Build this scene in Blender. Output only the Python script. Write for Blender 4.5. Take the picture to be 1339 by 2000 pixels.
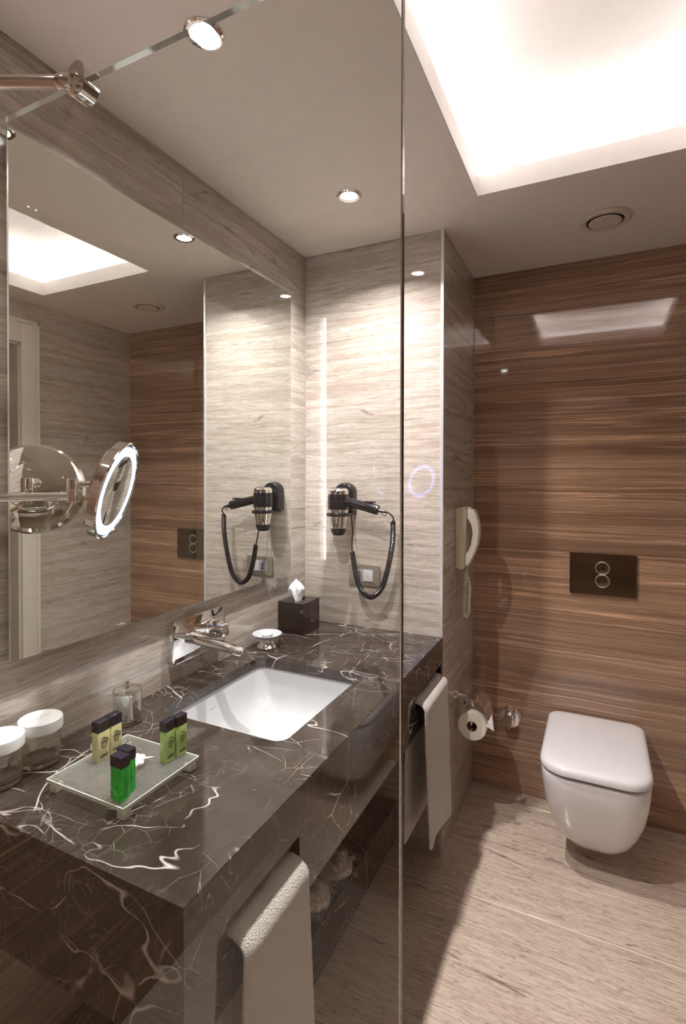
import bpy, bmesh, math, random
from mathutils import Vector, Matrix, noise as mnoise

for o in list(bpy.data.objects):
    bpy.data.objects.remove(o, do_unlink=True)
S = bpy.context.scene
COL = S.collection
random.seed(7)

# ------------------------------------------------------------------ camera
cam = bpy.data.cameras.new('camera')
cam.sensor_fit = 'VERTICAL'
cam.sensor_height = 36.0
cam.sensor_width = 36.0 * 1339 / 2000
cam.lens = 36.0 * 1022.12 / 2000
cam.shift_y = -(1000 - 939.56) / 2000
cam.clip_start = 0.02
camo = bpy.data.objects.new('camera', cam)
COL.objects.link(camo)
_y, _p, _r = math.radians(25.937), math.radians(-0.651), math.radians(0.086)
_F = Vector((-math.sin(_y) * math.cos(_p), math.cos(_y) * math.cos(_p), math.sin(_p)))
_r0 = Vector((math.cos(_y), math.sin(_y), 0))
_u0 = _r0.cross(_F)
_R = _r0 * math.cos(_r) + _u0 * math.sin(_r)
_U = -_r0 * math.sin(_r) + _u0 * math.cos(_r)
camo.matrix_world = Matrix(((_R.x, _U.x, -_F.x, 1.1337), (_R.y, _U.y, -_F.y, 0.0), (_R.z, _U.z, -_F.z, 1.4653), (0, 0, 0, 1)))
S.camera = camo

# ------------------------------------------------------------------ world, exposure, light levels
w = bpy.data.worlds.new('world')
S.world = w
w.use_nodes = True
w.node_tree.nodes['Background'].inputs[0].default_value = (0.9, 0.82, 0.74, 1)
w.node_tree.nodes['Background'].inputs[1].default_value = 0.02
S.view_settings.view_transform = 'Standard'
S.view_settings.look = 'None'
S.view_settings.exposure = 0.78
S.view_settings.gamma = 1.0
S.view_settings.use_curve_mapping = False
S.cycles.transparent_max_bounces = 24
S.cycles.max_bounces = 14
S.cycles.diffuse_bounces = 6
S.cycles.glossy_bounces = 8

SPOT_W = 9.2          # each ceiling downlight
COVE_E = 17.0          # LED strips in the ceiling recess
MIRROR_LED_E = 9.0
RING_E = 3.2

# ------------------------------------------------------------------ room dimensions (metres)
H = 2.40
YA = 1.962     # alcove wall
XP = 0.602     # pier side
YB = 2.51      # back wall
XR = 1.705     # right wall
Y0 = -0.62     # shower rear wall
ZC = 0.845     # counter top
XC = 0.605     # counter front
YC = 0.568     # counter near end

# ================================================================== materials
def new_mat(name):
    m = bpy.data.materials.new(name)
    m.use_nodes = True
    nt = m.node_tree
    return m, nt, nt.nodes['Principled BSDF']

def setp(b, **kw):
    for k, v in kw.items():
        k = k.replace('_', ' ')
        if k in b.inputs:
            b.inputs[k].default_value = v

def plain(name, col, rough=0.5, metal=0.0, spec=0.5, bump=None, coat=0.0, **kw):
    m, nt, b = new_mat(name)
    setp(b, Base_Color=(*col, 1), Roughness=rough, Metallic=metal)
    b.inputs['Specular IOR Level'].default_value = spec
    b.inputs['Coat Weight'].default_value = coat
    for k, v in kw.items():
        b.inputs[k.replace('_', ' ')].default_value = v
    # slight procedural variation so that nothing is a dead flat colour
    n = nt.nodes.new('ShaderNodeTexNoise')
    n.inputs['Scale'].default_value = bump[0] if bump else 18
    n.inputs['Detail'].default_value = 4
    g = nt.nodes.new('ShaderNodeNewGeometry')
    nt.links.new(g.outputs['Position'], n.inputs['Vector'])
    mx = nt.nodes.new('ShaderNodeMix'); mx.data_type = 'RGBA'
    mx.inputs[6].default_value = (*[c * 0.94 for c in col], 1)
    mx.inputs[7].default_value = (*[min(1, c * 1.05) for c in col], 1)
    nt.links.new(n.outputs['Fac'], mx.inputs[0])
    nt.links.new(mx.outputs[2], b.inputs['Base Color'])
    if bump:
        bp = nt.nodes.new('ShaderNodeBump')
        bp.inputs['Strength'].default_value = bump[1]
        bp.inputs['Distance'].default_value = bump[2]
        nt.links.new(n.outputs['Fac'], bp.inputs['Height'])
        nt.links.new(bp.outputs['Normal'], b.inputs['Normal'])
    return m

def emit(name, col, strength):
    m, nt, b = new_mat(name)
    nt.nodes.remove(b)
    e = nt.nodes.new('ShaderNodeEmission')
    e.inputs[0].default_value = (*col, 1)
    e.inputs[1].default_value = strength
    nt.links.new(e.outputs[0], nt.nodes['Material Output'].inputs[0])
    return m

def math_node(nt, op, a, b=None, c=None, clamp=False):
    n = nt.nodes.new('ShaderNodeMath'); n.operation = op; n.use_clamp = clamp
    for i, v in enumerate((a, b, c)):
        if v is None: continue
        if isinstance(v, (int, float)): n.inputs[i].default_value = v
        else: nt.links.new(v, n.inputs[i])
    return n.outputs[0]

def mixc(nt, fac, a, b, blend='MIX'):
    n = nt.nodes.new('ShaderNodeMix'); n.data_type = 'RGBA'; n.blend_type = blend
    for i, v in ((0, fac), (6, a), (7, b)):
        if isinstance(v, (int, float)): n.inputs[i].default_value = v
        elif isinstance(v, tuple): n.inputs[i].default_value = (*v, 1) if len(v) == 3 else v
        else: nt.links.new(v, n.inputs[i])
    return n.outputs[2]

def ramp(nt, fac, stops):
    n = nt.nodes.new('ShaderNodeValToRGB')
    e = n.color_ramp.elements
    while len(e) < len(stops): e.new(0.5)
    for el, (p, c) in zip(e, stops):
        el.position = p
        el.color = (*c, 1) if isinstance(c, tuple) else (c, c, c, 1)
    nt.links.new(fac, n.inputs[0])
    return n.outputs[0]

def noise_tex(nt, vec, scale=1.0, detail=4, rough=0.55, dist=0.0):
    n = nt.nodes.new('ShaderNodeTexNoise')
    n.inputs['Scale'].default_value = scale
    n.inputs['Detail'].default_value = detail
    n.inputs['Roughness'].default_value = rough
    n.inputs['Distortion'].default_value = dist
    nt.links.new(vec, n.inputs['Vector'])
    return n

def vscale(nt, vec, s):
    n = nt.nodes.new('ShaderNodeVectorMath'); n.operation = 'MULTIPLY'
    nt.links.new(vec, n.inputs[0]); n.inputs[1].default_value = s
    return n.outputs[0]

def vadd(nt, a, b):
    n = nt.nodes.new('ShaderNodeVectorMath'); n.operation = 'ADD'
    for i, v in enumerate((a, b)):
        if isinstance(v, tuple): n.inputs[i].default_value = v
        else: nt.links.new(v, n.inputs[i])
    return n.outputs[0]

def layered_position(nt, layer, warp_amt, warp_scale, shift):
    """world position with the layer axis moved to z, warped, shifted per tile"""
    g = nt.nodes.new('ShaderNodeNewGeometry')
    sep = nt.nodes.new('ShaderNodeSeparateXYZ'); nt.links.new(g.outputs['Position'], sep.inputs[0])
    com = nt.nodes.new('ShaderNodeCombineXYZ')
    order = {'z': (0, 1, 2), 'y': (0, 2, 1)}[layer]
    for i, k in enumerate(order): nt.links.new(sep.outputs[k], com.inputs[i])
    oi = nt.nodes.new('ShaderNodeObjectInfo')
    off = math_node(nt, 'MULTIPLY', oi.outputs['Random'], shift)
    oc = nt.nodes.new('ShaderNodeCombineXYZ')
    nt.links.new(off, oc.inputs[0]); nt.links.new(off, oc.inputs[1]); nt.links.new(off, oc.inputs[2])
    p = vadd(nt, com.outputs[0], oc.outputs[0])
    wn = noise_tex(nt, vscale(nt, p, (1, 1, 3.0)), warp_scale, 4, 0.6)
    wv = math_node(nt, 'MULTIPLY', math_node(nt, 'SUBTRACT', wn.outputs['Fac'], 0.5), warp_amt)
    wc = nt.nodes.new('ShaderNodeCombineXYZ'); nt.links.new(wv, wc.inputs[2])
    return vadd(nt, p, wc.outputs[0])

def streak_line(nt, vec, width):
    n = noise_tex(nt, vec, 1.0, 2, 0.5)
    d = math_node(nt, 'ABSOLUTE', math_node(nt, 'SUBTRACT', n.outputs['Fac'], 0.5))
    return math_node(nt, 'SUBTRACT', 1.0, math_node(nt, 'DIVIDE', d, width), clamp=True)

def beige_stone(name, layer, light, mid, dark, rough=0.12, vein=0.6, k=1.5, band_f=0.5, fine_f=0.55, pit_f=0.32):
    m, nt, b = new_mat(name)
    p = vscale(nt, layered_position(nt, layer, 0.05, 1.8, 7.3), (k, k, k))
    broad = noise_tex(nt, vscale(nt, p, (0.8, 0.8, 7.0)), 1.0, 6, 0.6)
    col = ramp(nt, broad.outputs['Fac'], [(0.30, mid), (0.52, light), (0.72, mid)])
    band = noise_tex(nt, vscale(nt, p, (0.9, 0.9, 30)), 1.0, 4, 0.6)
    col = mixc(nt, math_node(nt, 'MULTIPLY', ramp(nt, band.outputs['Fac'], [(0.40, 1.0), (0.54, 0.0)]), band_f), col, dark)
    fine = noise_tex(nt, vscale(nt, p, (7, 7, 200)), 1.0, 4, 0.7)
    col = mixc(nt, math_node(nt, 'MULTIPLY', ramp(nt, fine.outputs['Fac'], [(0.42, 1.0), (0.56, 0.0)]), fine_f), col, dark)
    pit = noise_tex(nt, vscale(nt, p, (20, 20, 170)), 1.0, 3, 0.6)
    col = mixc(nt, math_node(nt, 'MULTIPLY', ramp(nt, pit.outputs['Fac'], [(0.36, 1.0), (0.46, 0.0)]), pit_f), col, tuple(c * 0.75 for c in dark))
    vd = tuple(c * 0.30 for c in dark)
    for (sc, wd, off, lo, hi) in (((0.37, 0.37, 4.7), 0.0075, (0, 0, 0), 0.42, 0.58), ((0.6, 0.6, 10), 0.009, (4.1, 2.2, 7.7), 0.50, 0.66)):
        line = streak_line(nt, vadd(nt, vscale(nt, p, sc), off), wd)
        brk = ramp(nt, noise_tex(nt, vadd(nt, vscale(nt, p, (7, 7, 16)), off), 1.0, 4, 0.75).outputs['Fac'], [(lo, 0.0), (hi, 1.0)])
        col = mixc(nt, math_node(nt, 'MULTIPLY', math_node(nt, 'MULTIPLY', line, brk), vein), col, vd)
    nt.links.new(col, b.inputs['Base Color'])
    setp(b, Roughness=rough)
    b.inputs['Specular IOR Level'].default_value = 0.95
    return m

def brown_stone(name, light, mid, dark, rough=0.045):
    m, nt, b = new_mat(name)
    p = layered_position(nt, 'z', 0.022, 3.4, 3.1)
    broad = noise_tex(nt, vscale(nt, p, (0.30, 0.30, 14)), 1.0, 5, 0.6)
    col = ramp(nt, broad.outputs['Fac'], [(0.30, dark), (0.50, mid), (0.66, light), (0.80, mid)])
    f1 = noise_tex(nt, vscale(nt, p, (0.7, 0.7, 70)), 1.0, 4, 0.6)
    col = mixc(nt, math_node(nt, 'MULTIPLY', ramp(nt, f1.outputs['Fac'], [(0.36, 1.0), (0.52, 0.0)]), 0.65), col, dark)
    f2 = noise_tex(nt, vscale(nt, p, (3, 3, 190)), 1.0, 4, 0.7)
    col = mixc(nt, math_node(nt, 'MULTIPLY', ramp(nt, f2.outputs['Fac'], [(0.40, 1.0), (0.60, 0.0)]), 0.35), col, tuple(c * 0.6 for c in dark))
    l1 = streak_line(nt, vscale(nt, p, (0.5, 0.5, 40)), 0.022)
    l2 = streak_line(nt, vadd(nt, vscale(nt, p, (0.7, 0.7, 85)), (3.7, 1.2, 9.1)), 0.026)
    msk = ramp(nt, noise_tex(nt, vscale(nt, p, (0.9, 0.9, 7)), 1.0, 3, 0.6).outputs['Fac'], [(0.36, 0.25), (0.60, 1.0)])
    tan = tuple(min(1, c * 1.75) for c in light)
    col = mixc(nt, math_node(nt, 'MULTIPLY', math_node(nt, 'MULTIPLY', l1, msk), 0.75), col, tan)
    col = mixc(nt, math_node(nt, 'MULTIPLY', math_node(nt, 'MULTIPLY', l2, msk), 0.5), col, tan)
    nt.links.new(col, b.inputs['Base Color'])
    setp(b, Roughness=rough)
    b.inputs['Specular IOR Level'].default_value = 0.95
    return m

def dark_marble(name, seed=0.0):
    m, nt, b = new_mat(name)
    g = nt.nodes.new('ShaderNodeNewGeometry')
    p = vadd(nt, g.outputs['Position'], (seed, seed * 1.7, seed * 0.6))
    wn = noise_tex(nt, p, 3.0, 3, 0.5)
    wv = nt.nodes.new('ShaderNodeVectorMath'); wv.operation = 'MULTIPLY_ADD'
    nt.links.new(wn.outputs['Color'], wv.inputs[0]); wv.inputs[1].default_value = (0.11, 0.11, 0.11)
    nt.links.new(p, wv.inputs[2])
    q = wv.outputs[0]
    base = noise_tex(nt, p, 7.0, 7, 0.65, 0.4)
    col = ramp(nt, base.outputs['Fac'], [(0.30, (0.020, 0.015, 0.012)), (0.54, (0.036, 0.028, 0.0235)), (0.76, (0.066, 0.053, 0.046))])
    def veins(vec, scale, width, lo, hi, seedv):
        v = nt.nodes.new('ShaderNodeTexVoronoi'); v.feature = 'DISTANCE_TO_EDGE'
        v.inputs['Scale'].default_value = scale
        nt.links.new(vec, v.inputs['Vector'])
        wd = math_node(nt, 'SUBTRACT', 1.0, math_node(nt, 'DIVIDE', v.outputs['Distance'], width), clamp=True)
        k = noise_tex(nt, vadd(nt, p, (seedv, seedv, 0)), 5.5, 4, 0.65)
        return math_node(nt, 'MULTIPLY', wd, ramp(nt, k.outputs['Fac'], [(lo, 0.0), (hi, 1.0)]))
    v1 = veins(vscale(nt, q, (1.0, 0.70, 1.0)), 3.8, 0.0055, 0.48, 0.60, 3.0)
    v2 = veins(vscale(nt, q, (0.60, 1.5, 0.9)), 8.5, 0.0080, 0.48, 0.60, 8.0)
    v3 = veins(q, 24.0, 0.016, 0.50, 0.62, 5.0)
    v4 = veins(vscale(nt, q, (1.5, 0.55, 0.8)), 13.0, 0.010, 0.50, 0.60, 13.0)
    cr = noise_tex(nt, vscale(nt, vadd(nt, q, (5.3, 1.1, 2.0)), (1.0, 2.2, 1.4)), 2.4, 3, 0.5)
    ln = math_node(nt, 'SUBTRACT', 1.0, math_node(nt, 'DIVIDE', math_node(nt, 'ABSOLUTE', math_node(nt, 'SUBTRACT', cr.outputs['Fac'], 0.5)), 0.0045), clamp=True)
    ln = math_node(nt, 'MULTIPLY', ln, ramp(nt, noise_tex(nt, p, 6.0, 4, 0.7).outputs['Fac'], [(0.45, 0.0), (0.58, 1.0)]))
    cl = ramp(nt, noise_tex(nt, vscale(nt, q, (1, 1, 1)), 16.0, 6, 0.75).outputs['Fac'], [(0.58, 0.0), (0.80, 1.0)])
    col = mixc(nt, math_node(nt, 'MULTIPLY', cl, 0.45), col, (0.17, 0.14, 0.125))
    col = mixc(nt, math_node(nt, 'MULTIPLY', v3, 0.5), col, (0.34, 0.28, 0.24))
    oc = ramp(nt, noise_tex(nt, p, 9.0, 5, 0.7).outputs['Fac'], [(0.56, 0.0), (0.68, 1.0)])
    col = mixc(nt, math_node(nt, 'MULTIPLY', v4, 0.55), col, (0.50, 0.43, 0.39))
    col = mixc(nt, math_node(nt, 'MULTIPLY', v2, 0.75), col, mixc(nt, oc, (0.55, 0.48, 0.44), (0.34, 0.19, 0.06)))
    col = mixc(nt, math_node(nt, 'MULTIPLY', ln, 0.85), col, (0.66, 0.60, 0.57))
    col = mixc(nt, math_node(nt, 'MULTIPLY', v1, 0.95), col, (0.78, 0.72, 0.69))
    nt.links.new(col, b.inputs['Base Color'])
    setp(b, Roughness=0.07)
    b.inputs['Specular IOR Level'].default_value = 0.6
    return m

def thin_glass(name, tint=(0.97, 0.98, 0.97), f0=0.040, rough=0.0, haze=0.0, hazecol=(0.8, 0.8, 0.8), bump=None):
    m, nt, b = new_mat(name)
    nt.nodes.remove(b)
    lw = nt.nodes.new('ShaderNodeLayerWeight'); lw.inputs['Blend'].default_value = 0.5
    f5 = math_node(nt, 'POWER', lw.outputs['Facing'], 5.0)
    fr = math_node(nt, 'MULTIPLY_ADD', f5, 1.0 - f0, f0)
    t = nt.nodes.new('ShaderNodeBsdfTransparent'); t.inputs[0].default_value = (*tint, 1)
    g = nt.nodes.new('ShaderNodeBsdfGlossy'); g.inputs['Roughness'].default_value = rough
    g.inputs[0].default_value = (1, 1, 1, 1)
    base = t.outputs[0]
    if bump:
        vo = nt.nodes.new('ShaderNodeTexVoronoi'); vo.inputs['Scale'].default_value = bump[0]
        ge = nt.nodes.new('ShaderNodeNewGeometry'); nt.links.new(ge.outputs['Position'], vo.inputs['Vector'])
        bp_ = nt.nodes.new('ShaderNodeBump'); bp_.inputs['Strength'].default_value = bump[1]; bp_.inputs['Distance'].default_value = bump[2]
        nt.links.new(vo.outputs['Distance'], bp_.inputs['Height']); nt.links.new(bp_.outputs['Normal'], g.inputs['Normal'])
        nt.links.new(bp_.outputs['Normal'], lw.inputs['Normal'])
    if haze:
        d = nt.nodes.new('ShaderNodeBsdfDiffuse'); d.inputs[0].default_value = (*hazecol, 1)
        tr = nt.nodes.new('ShaderNodeBsdfTranslucent'); tr.inputs[0].default_value = (*hazecol, 1)
        ad = nt.nodes.new('ShaderNodeMixShader'); ad.inputs[0].default_value = 0.5
        nt.links.new(d.outputs[0], ad.inputs[1]); nt.links.new(tr.outputs[0], ad.inputs[2])
        mh = nt.nodes.new('ShaderNodeMixShader'); mh.inputs[0].default_value = haze
        nt.links.new(base, mh.inputs[1]); nt.links.new(ad.outputs[0], mh.inputs[2])
        base = mh.outputs[0]
    mx = nt.nodes.new('ShaderNodeMixShader')
    nt.links.new(fr, mx.inputs[0]); nt.links.new(base, mx.inputs[1]); nt.links.new(g.outputs[0], mx.inputs[2])
    nt.links.new(mx.outputs[0], nt.nodes['Material Output'].inputs[0])
    return m

M = {}
M['beige'] = beige_stone('beige_travertine_tile', 'z', (0.575, 0.508, 0.465), (0.485, 0.425, 0.385), (0.29, 0.235, 0.19), rough=0.03)
M['floor'] = beige_stone('floor_travertine_tile', 'y', (0.70, 0.585, 0.49), (0.61, 0.50, 0.41), (0.36, 0.265, 0.20), rough=0.2, vein=0.85, k=1.9, band_f=0.22, fine_f=0.6, pit_f=0.6)
M['brown'] = brown_stone('brown_vein_cut_stone', (0.46, 0.285, 0.185), (0.335, 0.200, 0.125), (0.195, 0.112, 0.070))
M['marble'] = dark_marble('dark_brown_marble')
M['grout'] = plain('pale_grout', (0.55, 0.47, 0.40), 0.8)
M['grout_floor'] = plain('light_floor_grout', (0.78, 0.68, 0.58), 0.8)
M['grout_tan'] = plain('tan_grout', (0.50, 0.36, 0.25), 0.7)
M['ceil'] = plain('ceiling_paint', (0.74, 0.665, 0.605), 0.7)
M['cove'] = plain('cove_paint_white', (0.86, 0.83, 0.81), 0.6)
M['cove_lip'] = plain('recess_lip_shade', (0.62, 0.60, 0.585), 0.6)  # cove white darkened so the lip reads as less brightly lit
M['white_trim'] = plain('brushed_edge_trim', (0.80, 0.80, 0.84), 0.25, 0.6)
M['casing'] = plain('cream_casing_paint', (0.62, 0.58, 0.50), 0.4)
M['jamb'] = plain('cream_jamb_paint', (0.50, 0.46, 0.40), 0.45)
M['door'] = plain('dark_wood_door', (0.08, 0.045, 0.028), 0.35)
M['chrome'] = plain('polished_chrome', (0.88, 0.87, 0.86), 0.04, 1.0)
M['chrome_dk'] = plain('dark_mirror_chrome', (0.19, 0.165, 0.14), 0.06, 1.0)
M['mirror'] = plain('silvered_mirror', (0.84, 0.86, 0.83), 0.0, 1.0)
M['mirror_edge'] = plain('polished_mirror_edge', (0.62, 0.66, 0.64), 0.15, 0.5)
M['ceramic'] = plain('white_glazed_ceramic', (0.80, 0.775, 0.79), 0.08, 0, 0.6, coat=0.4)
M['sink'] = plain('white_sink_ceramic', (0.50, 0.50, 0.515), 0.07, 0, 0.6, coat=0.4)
M['gap'] = plain('dark_parts_and_gap_shade', (0.03, 0.028, 0.026), 0.6)  # near-black for dark parts and for shade painted into gaps and openings
M['glass'] = thin_glass('clear_shower_glass')
M['glass_edge'] = plain('polished_glass_edge', (0.80, 0.85, 0.83), 0.05, 0.85)
M['glass_edge_dark'] = plain('dark_glass_edge_reflection', (0.012, 0.018, 0.016), 0.05, 0.0, 0.5)  # near-black stripe painting the dark reflection along the screen's free edge
M['jar_glass'] = thin_glass('clear_jar_glass', (0.93, 0.93, 0.91), 0.06)
M['jar_base'] = thin_glass('thick_jar_base_glass', (0.80, 0.78, 0.72), 0.16, 0.02)
M['tray_glass'] = thin_glass('pebbled_tray_glass', (0.90, 0.90, 0.88), 0.07, 0.12, 0.10, (0.60, 0.60, 0.57), bump=(330, 0.9, 0.003))
M['tray_edge'] = plain('pale_green_glass_edge', (0.62, 0.64, 0.56), 0.12, 0.0, 0.8)
M['frost'] = plain('frosted_glass', (0.44, 0.44, 0.47), 0.45, 0, 0.5)
M['soap'] = plain('pale_green_soap', (0.66, 0.74, 0.60), 0.45, 0, 0.4)
M['white_plastic'] = plain('white_plastic_lid', (0.80, 0.79, 0.79), 0.35)
M['cotton'] = plain('white_cotton_and_tissue', (0.86, 0.85, 0.88), 0.85, bump=(60, 0.5, 0.004))
M['wrap'] = plain('pearly_paper_wrap', (0.80, 0.79, 0.80), 0.35)
M['black_plastic'] = plain('glossy_black_plastic', (0.012, 0.012, 0.015), 0.16, 0, 0.6)
M['black_acrylic'] = plain('black_acrylic', (0.008, 0.006, 0.006), 0.03, 0, 0.6)
M['cap'] = plain('black_bottle_cap', (0.012, 0.013, 0.022), 0.22, 0, 0.7)
M['yellow_bottle'] = plain('pale_yellow_lotion_bottle', (0.62, 0.58, 0.30), 0.25, 0, 0.5, **{'Subsurface_Weight': 0.0})
M['lime_bottle'] = plain('lime_green_lotion_bottle', (0.40, 0.55, 0.17), 0.25, 0, 0.5)
M['ink'] = plain('dark_print_ink', (0.02, 0.022, 0.015), 0.5)
M['ink_grey'] = plain('grey_print_ink', (0.52, 0.52, 0.55), 0.6)
M['towel'] = plain('cream_terry_towel', (0.84, 0.78, 0.72), 0.95, 0, 0.1, bump=(380, 1.0, 0.010), **{'Sheen_Weight': 0.25})
M['slipper'] = plain('cream_slipper_fabric', (0.76, 0.70, 0.64), 0.5, 0, 0.4)
M['ivory'] = plain('ivory_phone_plastic', (0.66, 0.60, 0.46), 0.30, 0, 0.5)
M['ivory_light'] = plain('pale_ivory_handset_plastic', (0.72, 0.68, 0.60), 0.28, 0, 0.5)
M['paper'] = plain('white_toilet_paper', (0.80, 0.75, 0.66), 0.9)
M['card'] = plain('brown_cardboard_core', (0.22, 0.15, 0.09), 0.9)
M['vent'] = plain('cream_vent_plastic', (0.60, 0.52, 0.44), 0.5)
M['plate'] = plain('champagne_socket_plate', (0.36, 0.32, 0.26), 0.35, 0.4)
M['socket_white'] = plain('white_socket_plastic', (0.76, 0.76, 0.79), 0.35)
M['socket_grey'] = plain('grey_socket_plastic', (0.42, 0.42, 0.45), 0.4)
M['led_cove'] = emit('cove_led', (1.0, 0.93, 0.90), COVE_E)
M['led_mirror'] = emit('mirror_led_diffuser', (0.97, 0.99, 1.0), MIRROR_LED_E)
M['led_dot'] = emit('mirror_led_dot', (1.0, 1.0, 1.0), MIRROR_LED_E * 3)
M['ring'] = emit('makeup_ring_light', (0.30, 0.44, 1.0), RING_E)
M['lamp'] = emit('downlight_lens', (1.0, 0.97, 0.93), 14.0)

def green_liquid():
    m, nt, b = new_mat('green_shower_gel')
    setp(b, Base_Color=(0.02, 0.62, 0.06, 1), Roughness=0.04, IOR=1.35)
    b.inputs['Transmission Weight'].default_value = 0.7
    b.inputs['Specular IOR Level'].default_value = 0.6
    n = noise_tex(nt, nt.nodes.new('ShaderNodeNewGeometry').outputs['Position'], 60, 3)
    nt.links.new(ramp(nt, n.outputs['Fac'], [(0.35, (0.03, 0.62, 0.07)), (0.65, (0.10, 0.95, 0.20))]), b.inputs['Base Color'])
    return m
M['green'] = green_liquid()

def solid_glass(name, tint, rough=0.0):
    m, nt, b = new_mat(name)
    nt.nodes.remove(b)
    g = nt.nodes.new('ShaderNodeBsdfGlass'); g.inputs[0].default_value = (*tint, 1)
    g.inputs['Roughness'].default_value = rough; g.inputs['IOR'].default_value = 1.47
    nt.links.new(g.outputs[0], nt.nodes['Material Output'].inputs[0])
    return m
M['jar_glass'] = solid_glass('clear_jar_glass', (0.97, 0.97, 0.95))

def plastic_film():
    m = thin_glass('crinkled_clear_plastic', (0.95, 0.95, 0.94), 0.16, 0.06)
    return m
M['film'] = plastic_film()

# ================================================================== geometry helpers
ROOTLOC = {}
def rootloc(parent):
    p = parent
    while p is not None and p.parent is not None:
        p = p.parent
    return ROOTLOC.get(p.name, Vector((0, 0, 0))) if p is not None else Vector((0, 0, 0))

def tag(o, label=None, cat=None, group=None, kind=None):
    if label: o['label'] = label
    if cat: o['category'] = cat
    if group: o['group'] = group
    if kind: o['kind'] = kind
    return o

def thing(name, loc, label, cat, group=None):
    o = bpy.data.objects.new(name, None)
    o.empty_display_size = 0.05
    COL.objects.link(o)
    o.location = loc
    ROOTLOC[o.name] = Vector(loc)
    return tag(o, label, cat, group)

def link(name, bm, mat, parent=None, smooth=None, origin=None):
    """finish a bmesh given in world coordinates as one mesh object"""
    bmesh.ops.remove_doubles(bm, verts=bm.verts, dist=1e-6)
    bmesh.ops.recalc_face_normals(bm, faces=bm.faces)
    base = rootloc(parent) if parent is not None else (Vector(origin) if origin else Vector((0, 0, 0)))
    for v in bm.verts: v.co -= base
    me = bpy.data.meshes.new(name)
    bm.to_mesh(me); bm.free()
    mats = mat if isinstance(mat, (list, tuple)) else [mat]
    for k in mats: me.materials.append(M[k])
    o = bpy.data.objects.new(name, me)
    COL.objects.link(o)
    if parent is not None: o.parent = parent
    else:
        o.location = base; ROOTLOC[o.name] = base
    if smooth is not None:
        for f in me.polygons: f.use_smooth = True
        me.set_sharp_from_angle(angle=math.radians(smooth))
    return o

def bm_box(bm, lo, hi, mi=0):
    vs = [bm.verts.new((x, y, z)) for x in (lo[0], hi[0]) for y in (lo[1], hi[1]) for z in (lo[2], hi[2])]
    for q in ((0, 1, 3, 2), (4, 6, 7, 5), (0, 4, 5, 1), (2, 3, 7, 6), (0, 2, 6, 4), (1, 5, 7, 3)):
        f = bm.faces.new([vs[i] for i in q]); f.material_index = mi
    return vs

def bevel_all(bm, r, seg=2):
    bmesh.ops.bevel(bm, geom=list(bm.edges), offset=r, segments=seg, profile=0.5, affect='EDGES', clamp_overlap=True)

def box(name, lo, hi, mat, parent=None, bev=0.0, seg=2, origin=None, smooth=None):
    bm = bmesh.new(); bm_box(bm, lo, hi)
    if bev: bevel_all(bm, bev, seg)
    return link(name, bm, mat, parent, smooth if smooth is not None else (40 if bev else None), origin)

def frame_of(axis):
    a = Vector(axis).normalized()
    t = Vector((0, 0, 1)) if abs(a.z) < 0.9 else Vector((1, 0, 0))
    u = t.cross(a).normalized(); v = a.cross(u)
    return u, v, a

def bm_lathe(bm, prof, c, axis=(0, 0, 1), seg=32, mi=0, sx=1.0, sy=1.0, closed=False):
    """profile of (radius, height along axis)"""
    u, v, a = frame_of(axis); c = Vector(c)
    rings = []
    for r, h in prof:
        if r < 1e-6: rings.append([bm.verts.new(c + a * h)])
        else: rings.append([bm.verts.new(c + a * h + u * (r * sx * math.cos(2 * math.pi * i / seg)) + v * (r * sy * math.sin(2 * math.pi * i / seg))) for i in range(seg)])
    pairs = list(zip(rings, rings[1:]))
    if closed: pairs.append((rings[-1], rings[0]))
    for A, B in pairs:
        for i in range(seg):
            j = (i + 1) % seg
            if len(A) == 1 and len(B) == 1: continue
            if len(A) == 1: f = bm.faces.new((A[0], B[j], B[i]))
            elif len(B) == 1: f = bm.faces.new((A[i], A[j], B[0]))
            else: f = bm.faces.new((A[i], A[j], B[j], B[i]))
            f.material_index = mi

def lathe(name, prof, c, mat, parent=None, axis=(0, 0, 1), seg=32, smooth=40, sx=1.0, sy=1.0, origin=None, closed=False):
    bm = bmesh.new(); bm_lathe(bm, prof, c, axis, seg, 0, sx, sy, closed)
    return link(name, bm, mat, parent, smooth, origin)

def bm_tube(bm, pts, r, seg=8, cap=True, closed=False):
    pts = [Vector(p) for p in pts]; n = len(pts)
    rad = r if isinstance(r, (list, tuple)) else [r] * n
    def tan(i):
        if closed: return (pts[(i + 1) % n] - pts[i - 1]).normalized()
        return (pts[min(i + 1, n - 1)] - pts[max(i - 1, 0)]).normalized()
    t0 = tan(0); u, v, a = frame_of(t0)
    rings = []
    for i in range(n):
        t = tan(i)
        u = (u - t * u.dot(t)).normalized(); v = t.cross(u)
        rings.append([bm.verts.new(pts[i] + (u * math.cos(2 * math.pi * k / seg) + v * math.sin(2 * math.pi * k / seg)) * rad[i]) for k in range(seg)])
    m = n if closed else n - 1
    for i in range(m):
        A, B = rings[i], rings[(i + 1) % n]
        for k in range(seg):
            l = (k + 1) % seg
            bm.faces.new((A[k], A[l], B[l], B[k]))
    if cap and not closed:
        bm.faces.new(rings[0]); bm.faces.new(rings[-1])

def tube(name, pts, r, mat, parent=None, seg=8, closed=False, origin=None):
    bm = bmesh.new(); bm_tube(bm, pts, r, seg, True, closed)
    return link(name, bm, mat, parent, 45, origin)

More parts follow.
